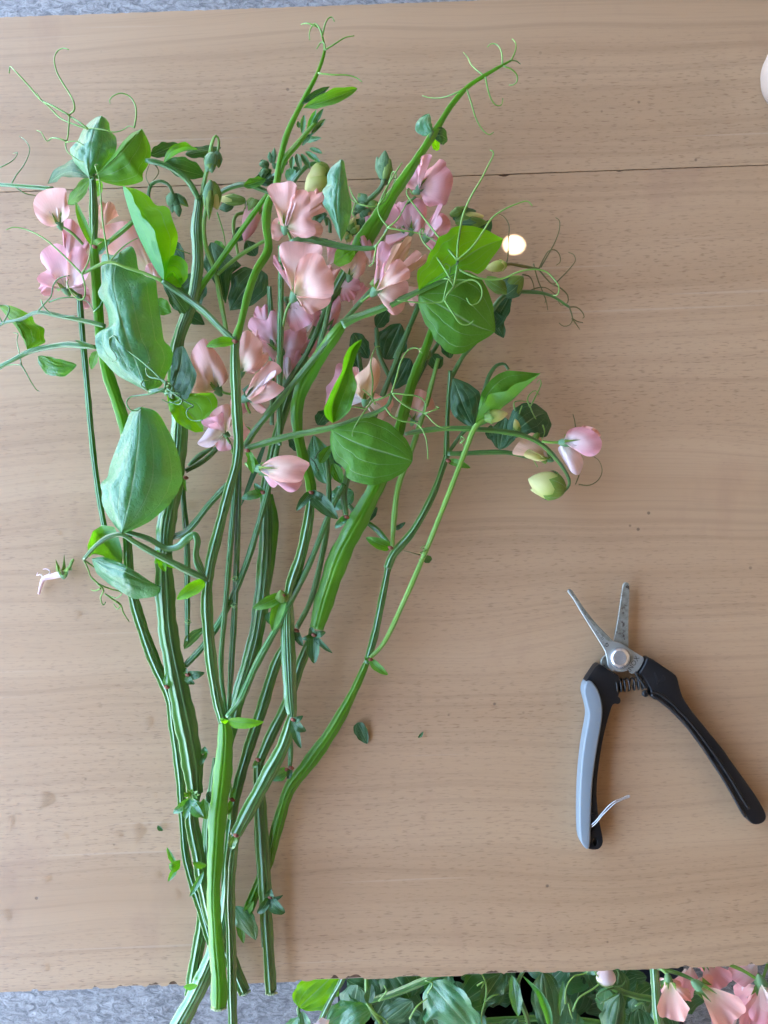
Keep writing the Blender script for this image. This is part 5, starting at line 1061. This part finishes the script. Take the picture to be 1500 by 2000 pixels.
bloom(Cc, (575,1310,40), 150, 66, [(PT, [(660,1200),(760,1150),(802,1220),(864,1290),(852,1370),(780,1402),(690,1395)], M_ps, -2, 2, -9), (SP, [(520,1240),(480,1150),(400,1110),(440,1050),(540,988),(622,978),(644,1060),(634,1180),(620,1260)], M_ps, 6, 4), (PT, [(555,1360),(500,1390),(463,1420),(500,1500),(580,1505),(645,1482),(622,1400),(595,1360)], M_pp, 0, 2, -2), (WP, [(545,1270),(500,1190),(430,1190),(380,1250),(320,1340),(262,1420),(320,1457),(400,1467),(462,1430),(510,1370)], M_pw, 6, 5, 2), (WP, [(520,1200),(552,1055),(480,1108),(390,1130),(305,1170),(340,1224),(400,1204),(480,1180)], M_pp, 9, 3, 3)], 340, 620, 5.77, teeth=2.4, ped=[(455,885,30),(450,868,38),(440,850,40)])
bloom(A, (395,485,50), -8, 84, [(WP, [(440,560),(462,592),(486,602),(512,582),(560,622),(592,630),(632,612),(655,560),(560,530),(470,520)], M_pp, 2, 4, -4), (SP, [(412,462),(440,440),(480,418),(550,403),(620,408),(660,428),(704,455),(672,512),(655,558),(600,572),(500,560),(450,535),(414,512)], M_ps, 3, 6)], 380, 760, 3.125, teeth=2.0, ped=[(480,905,46),(492,913,49),(504,915,50)])
bloom(G, (588,455,30), 30, 84, [(PT, [(540,440),(468,442),(480,380),(510,300),(562,258),(582,330),(584,400)], M_pl, 3, 2), (SP, [(598,400),(640,330),(660,270),(740,210),(800,150),(862,190),(852,217),(892,260),(923,330),(917,420),(882,520),(850,602),(760,604),(700,622),(650,592),(612,500)], M_pr, 4, 7), (WP, [(588,420),(584,350),(588,260),(620,200),(613,130),(690,103),(720,120),(702,170),(672,220),(642,300),(622,350),(606,420)], M_pl, 9, 3, 3)], 700, 280, 5, teeth=1.6)
bloom(G, (520,850,22), 75, 70, [(SP, [(470,800),(380,640),(460,560),(600,538),(664,620),(654,760),(622,830),(560,870)], M_pr, 3, 4), (PT, [(320,800),(250,760),(268,680),(310,600),(340,568),(372,620),(388,690),(345,765)], M_pl, 4, 2), (PT, [(330,810),(420,830),(464,900),(420,952),(330,962),(300,1012),(268,990),(268,900)], M_pl, 3, 3)], 700, 280, 5)
bloom(G, (665,915,28), 65, 80, [(SP, [(720,850),(800,680),(850,698),(894,750),(898,820),(862,880),(800,908),(720,915)], M_pr, 3, 4), (WP, [(655,880),(645,830),(680,760),(740,680),(790,588),(818,588),(812,640),(790,700),(822,750),(792,820),(740,905),(700,922)], M_pl, 7, 4, 2)], 700, 280, 5)
bloom(A, (165,1440,46), 50, 88, [(PT, [(500,1250),(560,1040),(618,1085),(585,1140),(652,1080),(668,1130),(622,1190),(520,1255)], M_ps, -6, 3, -6), (PT, [(330,1130),(310,1110),(320,1040),(350,990),(420,970),(470,913),(523,913),(516,960),(502,1030),(462,1120),(400,1160)], M_po, 2, 3, -2), (SP, [(150,1360),(168,1230),(190,1150),(178,1060),(213,958),(272,968),(318,1050),(282,1130),(242,1180),(252,1260),(232,1340),(200,1410)], M_pp, 8, 3), (WP, [(225,1440),(320,1370),(470,1340),(492,1410),(465,1500),(440,1620),(360,1680),(290,1640),(230,1500)], M_ps, -1, 4), (SP, [(198,1400),(260,1280),(310,1180),(370,1128),(432,1150),(472,1210),(504,1240),(498,1320),(440,1342),(370,1355),(300,1385),(225,1430)], M_ps, 7, 6, 3)], 700, 280, 5, teeth=1.8, ped=[(705,590,43),(722,577,45),(731,570,46)])
tpetal(G, (722,520,34), tr([(60,1010),(8,930),(50,898),(92,920),(132,990),(128,1045)], 700, 280, 5), M_pp, 2, 2); tpetal(G, (724,522,32), tr([(100,1200),(38,1080),(100,1028),(167,1060),(163,1150)], 700, 280, 5), M_ps, 2, 3)
bloom(A, (683,540,34), 70, 70, [(SP, [(672,530),(660,515),(690,500),(705,488),(715,500),(712,530),(698,545)], M_ps, 3, 4)])
bloom(I, (770,1110,40), 75, 80, [(PT, [(420,1240),(378,1150),(390,1060),(383,980),(420,940),(460,880),(488,758),(532,743),(552,780),(532,900),(490,1060),(460,1200)], M_pp, -3, 3, -8), (PT, [(650,830),(636,790),(690,785),(705,830),(665,885)], M_ps, 0, 2, -6), (PT, [(820,1220),(745,1140),(780,1070),(860,1038),(940,1080),(1010,1068),(1044,1150),(1000,1205),(930,1200)], M_ps, -6, 3, -8), (WP, [(830,1240),(790,1180),(860,1128),(924,1168),(905,1262)], M_pw, -2, 2, -5), (SP, [(720,1085),(662,1015),(690,950),(668,880),(720,830),(790,770),(830,688),(872,708),(908,790),(913,860),(892,950),(850,1030),(800,1090)], M_po, 4, 9)], 560, 560, 5)
bloom(I, (1240,1310,18), 60, 66, [(SP, [(1200,1240),(1178,1080),(1270,998),(1350,1020),(1422,1090),(1444,1180),(1370,1262),(1300,1312)], M_ps, 3, 4), (PT, [(1240,1400),(1300,1330),(1360,1400),(1340,1450),(1270,1440)], M_pp, 0, 2)], 560, 560, 5)
bloom(Rr, (1050,690,34), 0, 72, [(PT, [(1170,600),(1190,570),(1240,573),(1300,600),(1325,645),(1250,630)], M_ps, 2, 2, -3), (WP, [(1060,712),(1012,730),(1040,800),(1090,880),(1120,917),(1162,928),(1188,880),(1198,830),(1172,770),(1120,712)], M_pw, -4, 4, -2), (SP, [(1062,650),(1090,600),(1150,578),(1210,580),(1280,612),(1322,660),(1335,700),(1312,762),(1262,793),(1200,784),(1160,745),(1080,705)], M_pp, 4, 4)], 820, 680, 3.75, teeth=1.8, ped=[(1058,862,33),(1075,864,34),(1098,864,34)])
bloom(Rr, (945,812,24), 155, 62, [(SP, [(880,832),(770,792),(678,772),(715,700),(770,650),(822,618),(888,660),(908,722),(930,780)], M_po, 2, 6), (WP, [(880,800),(800,740),(760,785),(810,815),(870,830)], M_pc, 4, 3, 3)], 820, 680, 3.75, cx=M_cx, teeth=2.0)
# petals glimpsed deeper in the heap
for (x, y, an, sz, hf, rl, z, m) in ((640,520,62,50,.5,15,26,M_pr),(690,560,150,50,.6,0,22,M_pr),(664,548,-60,46,.5,0,22,M_pp),(540,640,120,40,.6,0,26,M_pp),(575,690,20,52,.6,0,18,M_pr),(720,470,80,50,.5,0,20,M_pr),(752,470,-60,40,.6,0,18,M_pr),(815,450,-30,50,.5,0,18,M_pr),(260,500,80,66,.6,0,12,M_ps),(730,830,60,50,.5,10,20,M_ps),(690,600,60,50,.6,0,18,M_pr),(655,590,100,52,.5,0,16,M_pr),(600,650,80,60,.5,0,22,M_pp),(625,575,60,60,.5,10,24,M_ps),(690,520,70,60,.5,0,24,M_ps),(500,700,85,56,.5,0,28,M_ps),(530,770,95,56,.5,0,18,M_pp),(585,700,110,56,.5,0,20,M_pp),(400,770,70,50,.6,0,24,M_ps),(450,820,60,50,.6,0,24,M_pp),(545,700,130,60,.5,0,24,M_pp),(520,650,100,54,.5,0,26,M_pp),(660,560,20,46,.6,0,24,M_pp),(780,560,-30,50,.5,0,26,M_ps),(775,450,80,56,.5,0,22,M_pp),(820,380,100,56,.4,0,24,M_pp),(200,450,80,56,.5,0,18,M_ps),(235,520,60,60,.5,0,14,M_ps),(115,545,215,44,.5,0,28,M_pp),(660,790,80,60,.4,0,26,M_pp),(770,815,40,56,.5,0,18,M_ps),(610,420,70,50,.5,0,30,M_ps)):
    lone_petal((Hh if 400 < x < 690 else G if y < 600 and x > 690 else I if x > 690 else B), (x, y, z), an, sz, hf, rl, 8, m, .08, .05, .2, .09)
# small leaves and buds that fill the crown between the blossoms
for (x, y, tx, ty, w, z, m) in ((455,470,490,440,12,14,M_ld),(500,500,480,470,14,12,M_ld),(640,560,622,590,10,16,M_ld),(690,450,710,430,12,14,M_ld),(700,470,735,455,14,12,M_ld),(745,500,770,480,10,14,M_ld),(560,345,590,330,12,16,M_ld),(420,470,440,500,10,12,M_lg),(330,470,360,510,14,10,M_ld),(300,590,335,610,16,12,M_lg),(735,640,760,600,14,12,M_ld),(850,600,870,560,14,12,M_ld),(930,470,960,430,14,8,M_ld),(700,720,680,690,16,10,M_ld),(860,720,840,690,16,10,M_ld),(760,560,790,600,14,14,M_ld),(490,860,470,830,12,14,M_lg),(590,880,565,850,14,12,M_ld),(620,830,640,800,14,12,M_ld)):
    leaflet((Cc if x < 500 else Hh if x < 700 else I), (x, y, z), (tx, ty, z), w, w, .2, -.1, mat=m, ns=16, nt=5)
# ---------------------------------------------------------------- scraps on the boards
o = leaflet(None, (698,1411,1.2), (717,1453,1.0), 12, 14, .15, .1, [(708,1432,2)], M_ld, .35, .6, .03, 'leaf_scrap', ns=16, nt=5)
tag(o, 'dark green pointed leaf scrap lying alone between the stems and the snips', 'leaf scrap')
for (x, y, tx, ty, w, lab) in ((817,1441,827,1429,4,'tiny dark leaf crumb nearer the snips than the bigger scrap'), (308,1612,319,1622,6,'tiny crumpled leaf bit left of the bright stem foot')):
    o = leaflet(None, (x,y,1.0), (tx,ty,1.4), w, w, .6, .5, mat=M_ld, name='leaf_crumb', ns=8, nt=3); tag(o, lab, 'leaf scrap')
sb = tag(empty('blossom_remnant', P(125,1118,0)), 'snipped off blossom base with green calyx and white tube, alone beside the big glossy leaf', 'blossom remnant')
Mx = frame((124,1124,6), 78, 0, 30)
calyx(Mx, px(82, 6), sb, M_cx, 1.5, 5)
tube('petal_tube', [(124,1120,7,14),(104,1125,6,12),(86,1130,5,10),(80,1144,4,7),(76,1160,3,5)], M_pw, sb, 10, 20)
for pts in ([(86,1128),(78,1122),(72,1124),(74,1118)], [(92,1126),(98,1116),(90,1111),(84,1112)]): tendril(sb, pts, 6, 3, M_pw, 4)
stalk(sb, [(126,1116,8,6),(136,1108,8,5),(141,1096,8,6),(144,1092,8,4)], M_sy, 'pedicel')
# pale cup reaching into the picture at the right edge
M_cup = plain('pale_ceramic', (0.40, 0.30, 0.235), 0.55)
cup = empty('ceramic_pot', P(1552,138,0)); tag(cup, 'pale rounded ceramic pot just showing at the side edge above the board joint', 'pot')
c0 = P(1573,138,18); V = []; Fc = []; n = 48
prf = [(.018, .0005), (.0225, .001), (.0262, .008), (.0282, .018), (.0275, .028), (.0250, .035), (.0236, .038), (.0224, .0385), (.0216, .037), (.0228, .033), (.0245, .026), (.0240, .012), (.017, .004), (.002, .003)]
for r_, z_ in prf:
    for i in range(n): a = 2 * math.pi * i / n; V.append((c0.x + r_ * math.cos(a), c0.y + r_ * math.sin(a), z_))
for k in range(len(prf) - 1):
    for i in range(n): Fc.append((k * n + i, k * n + (i + 1) % n, (k + 1) * n + (i + 1) % n, (k + 1) * n + i))
mesh_obj('body', V, Fc, M_cup, cup)

# ---------------------------------------------------------------- black crate of cut sweet peas on the floor below
M_crate = plain('black_crate', (0.012, 0.013, 0.017), 0.45)
crate = tag(empty('black_crate', (0, 0, FLOOR)), 'black plastic crate on the floor below the table, filled with cut sweet peas', 'crate')
ZR = -300
a = P(668, 1850, ZR); b = P(1335, 2330, ZR)
x0, x1, y1, y0 = a.x, b.x, a.y, b.y; zt = ZR * .001; th = .004
box('bottom_panel', (x0 + th, y0 + th, FLOOR + .004), (x1 - th, y1 - th, FLOOR + .012), M_crate, crate)
for nm, p, q in (('side_panel', (x0, y0, FLOOR + .002), (x0 + th, y1, zt)), ('side_panel', (x1 - th, y0, FLOOR + .002), (x1, y1, zt)), ('end_panel', (x0 + th + .0005, y1 - th, FLOOR + .002), (x1 - th - .0005, y1, zt)), ('end_panel', (x0 + th + .0005, y0, FLOOR + .002), (x1 - th - .0005, y0 + th, zt))):
    box(nm, p, q, M_crate, crate)
box('rim', (x0 - .004, y0 - .004, zt + .0005), (x0 + .008, y1 + .004, zt + .006), M_crate, crate)
GL = 'cut sweet pea stems in the crate below the table'
def low(label, base): return shoot(label, base, GL)  # pile leaves take darker materials in place of cast shade
q1 = low('pale stem in the crate with a bright leaf overhanging the bare concrete', (620, 2060, -260))
stem(q1, [(690,1860,-190,12),(668,1915,-190,14),(645,1955,-195,14),(622,2005,-200,13),(600,2070,-230,12)], M_sg, .3)
lq1 = stalk(q1, [(600,2060,-215,8),(590,2000,-205,8),(582,1970,-200,7),(584,1966,-200,6)], M_sg, 'leaf_stalk')
leaflet(lq1, (584,1968,-195), (656,1900,-190), 40, 42, .2, -.2, mat=M_ll, q=.5); leaflet(lq1, (590,1975,-200), (600,2020,-205), 14, 12, .3, .3, mat=M_lb); leaflet(lq1, (560,2010,-205), (585,1985,-200), 12, 12, .3, .3, mat=M_lb)
flower(q1, (634,2018,-180), 120, 30, 0, 20, M_pw, 1.0)
leaflet(q1, (640,2000,-215), (700,1960,-215), 26, 26, 0, 0, mat=M_lb)
q2 = low('crate stem with a dark round leaf and a large crinkled bluish leaf', (800, 2070, -260))
stem(q2, [(722,1955,-195,10),(770,1940,-192,14),(830,1915,-190,15),(880,1890,-190,14)], M_sg, .3); stem(q2, [(716,1880,-190,8),(716,1930,-192,9),(722,1965,-194,9),(745,2000,-198,9),(760,2050,-220,9)], M_sy, .3)
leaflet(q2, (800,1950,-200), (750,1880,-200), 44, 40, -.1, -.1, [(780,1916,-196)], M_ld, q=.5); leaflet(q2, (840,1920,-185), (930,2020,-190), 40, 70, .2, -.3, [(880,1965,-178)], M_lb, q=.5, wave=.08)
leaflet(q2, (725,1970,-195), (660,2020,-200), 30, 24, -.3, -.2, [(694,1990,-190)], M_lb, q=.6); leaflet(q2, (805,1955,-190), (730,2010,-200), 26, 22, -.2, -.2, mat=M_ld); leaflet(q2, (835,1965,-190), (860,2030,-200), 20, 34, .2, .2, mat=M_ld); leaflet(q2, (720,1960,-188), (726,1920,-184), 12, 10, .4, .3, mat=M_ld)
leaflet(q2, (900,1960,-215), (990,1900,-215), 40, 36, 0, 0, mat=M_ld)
for pts in ([(716,1960),(735,1980),(750,1990),(765,2010)], [(740,1955),(755,1935),(750,1925)], [(835,1940),(845,1920),(830,1915)], [(800,1990),(815,1965),(835,1950)]): tendril(q2, pts, -180, 4, M_sy)
q3 = low('stem in the crate with a curved blue ribbon-like leaf and pale tendrils', (1000, 2080, -260))
stem(q3, [(1030,1880,-195,10),(1010,1930,-195,12),(1030,1990,-195,11),(1040,2060,-220,10)], M_sd, .3)
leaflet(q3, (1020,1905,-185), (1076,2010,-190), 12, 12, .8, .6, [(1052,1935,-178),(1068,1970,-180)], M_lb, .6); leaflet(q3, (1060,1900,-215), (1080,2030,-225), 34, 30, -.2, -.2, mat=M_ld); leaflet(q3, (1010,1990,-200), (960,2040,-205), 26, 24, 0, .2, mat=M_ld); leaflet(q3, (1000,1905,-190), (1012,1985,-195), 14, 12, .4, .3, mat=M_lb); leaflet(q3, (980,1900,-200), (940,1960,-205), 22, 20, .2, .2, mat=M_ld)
leaflet(q3, (1100,1915,-190), (1094,1985,-195), 5, 7, .3, .3, mat=M_lb)
for pts in ([(948,1955),(950,1930),(945,1910),(935,1895)], [(948,1955),(962,1945),(975,1942)], [(948,1955),(940,1985),(942,2010)], [(1104,1960),(1106,1930),(1120,1908),(1145,1900),(1150,1890)], [(1118,1975),(1130,1950),(1160,1930),(1172,1918),(1160,1895)], [(1110,1960),(1118,1990)], [(932,1925),(945,1918),(940,1930)]): tendril(q3, pts, -182, 4, M_sy)
q4 = low('crate stem with a folded pointed leaf and pale pink bud', (1200, 2090, -260))
stem(q4, [(1165,1895,-195,10),(1200,1930,-195,12),(1240,1945,-196,12),(1282,1955,-198,11),(1320,1990,-200,10)], M_sd, .3)
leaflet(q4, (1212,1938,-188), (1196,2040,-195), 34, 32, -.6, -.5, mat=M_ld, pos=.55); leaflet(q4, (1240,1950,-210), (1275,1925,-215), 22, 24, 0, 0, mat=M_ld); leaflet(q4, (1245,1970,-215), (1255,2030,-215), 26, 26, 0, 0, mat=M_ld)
bud(q4, (1182,1924,-186), (1186,1888,-184), 38, M_pw, M_cx, .3)
for pts in ([(1200,1930),(1180,1935),(1165,1945),(1172,1955)], [(1210,1938),(1190,1950),(1172,1960)], [(1205,1920),(1208,1900),(1200,1890)], [(1240,1965),(1255,1960),(1262,1975)], [(1195,1925),(1215,1925),(1222,1915)]): tendril(q4, pts, -184, 3.6, M_sd)
q5 = low('thick striped crate stem with two drooping salmon pink blossoms', (1285, 2090, -260))
stem(q5, [(1276,1870,-188,18),(1280,1920,-188,20),(1282,1955,-188,20),(1288,2010,-190,20),(1292,2080,-220,18)], M_sg, .1)
stalk(q5, [(1284,1890,-186,8),(1330,1903,-180,7),(1362,1918,-172,6)], M_sd); stalk(q5, [(1282,1885,-184,7),(1300,1900,-178,6),(1304,1908,-176,5)], M_sy)
flower(q5, (1362,1924,-165), -38, 84, 180, 6, M_ps, .58, .04, 0, .15, .05, .5, teeth=1.3); flower(q5, (1305,1912,-170), -84, 66, 190, 8, M_ps, .6, .0, 0, .1, .05, .7, 40, M_ps); lone_petal(q5, (1306,1914,-168), -42, 58, .25, 0, 4, M_ps)
leaflet(q5, (1300,1960,-200), (1322,2020,-200), 14, 16, 0, 0, mat=M_ld)
q6 = low('stem leaning out of the crate with bright coral pink blossoms', (1440, 2090, -260))
stalk(q6, [(1420,1882,-178,7),(1450,1895,-176,7),(1478,1912,-172,6)], M_sy); stem(q6, [(1500,1880,-185,9),(1486,1930,-185,10),(1480,2000,-190,10),(1470,2080,-220,9)], M_sy, .3)
flower(q6, (1486,1916,-168), -70, 80, 20, 6, M_pr, .6, .05, 0, .2, .08, .8, 50, M_pp, teeth=1.3); flower(q6, (1490,1930,-174), -118, 76, 180, 4, M_pr, .5); flower(q6, (1378,1880,-186), -60, 52, 180, 4, M_pr, .9); lone_petal(q6, (1350,1885,-188), -95, 60, .6, 0, 0, M_pr); lone_petal(q6, (1480,1880,-180), -140, 60, .8, 0, 0, M_pl); lone_petal(q6, (1440,1990,-190), 200, 50, .8, 0, 0, M_pr); lone_petal(q6, (1340,1890,-196), -100, 70, .6, 0, 0, M_pl)
# dark foliage deeper inside the crate, shade put into its colour
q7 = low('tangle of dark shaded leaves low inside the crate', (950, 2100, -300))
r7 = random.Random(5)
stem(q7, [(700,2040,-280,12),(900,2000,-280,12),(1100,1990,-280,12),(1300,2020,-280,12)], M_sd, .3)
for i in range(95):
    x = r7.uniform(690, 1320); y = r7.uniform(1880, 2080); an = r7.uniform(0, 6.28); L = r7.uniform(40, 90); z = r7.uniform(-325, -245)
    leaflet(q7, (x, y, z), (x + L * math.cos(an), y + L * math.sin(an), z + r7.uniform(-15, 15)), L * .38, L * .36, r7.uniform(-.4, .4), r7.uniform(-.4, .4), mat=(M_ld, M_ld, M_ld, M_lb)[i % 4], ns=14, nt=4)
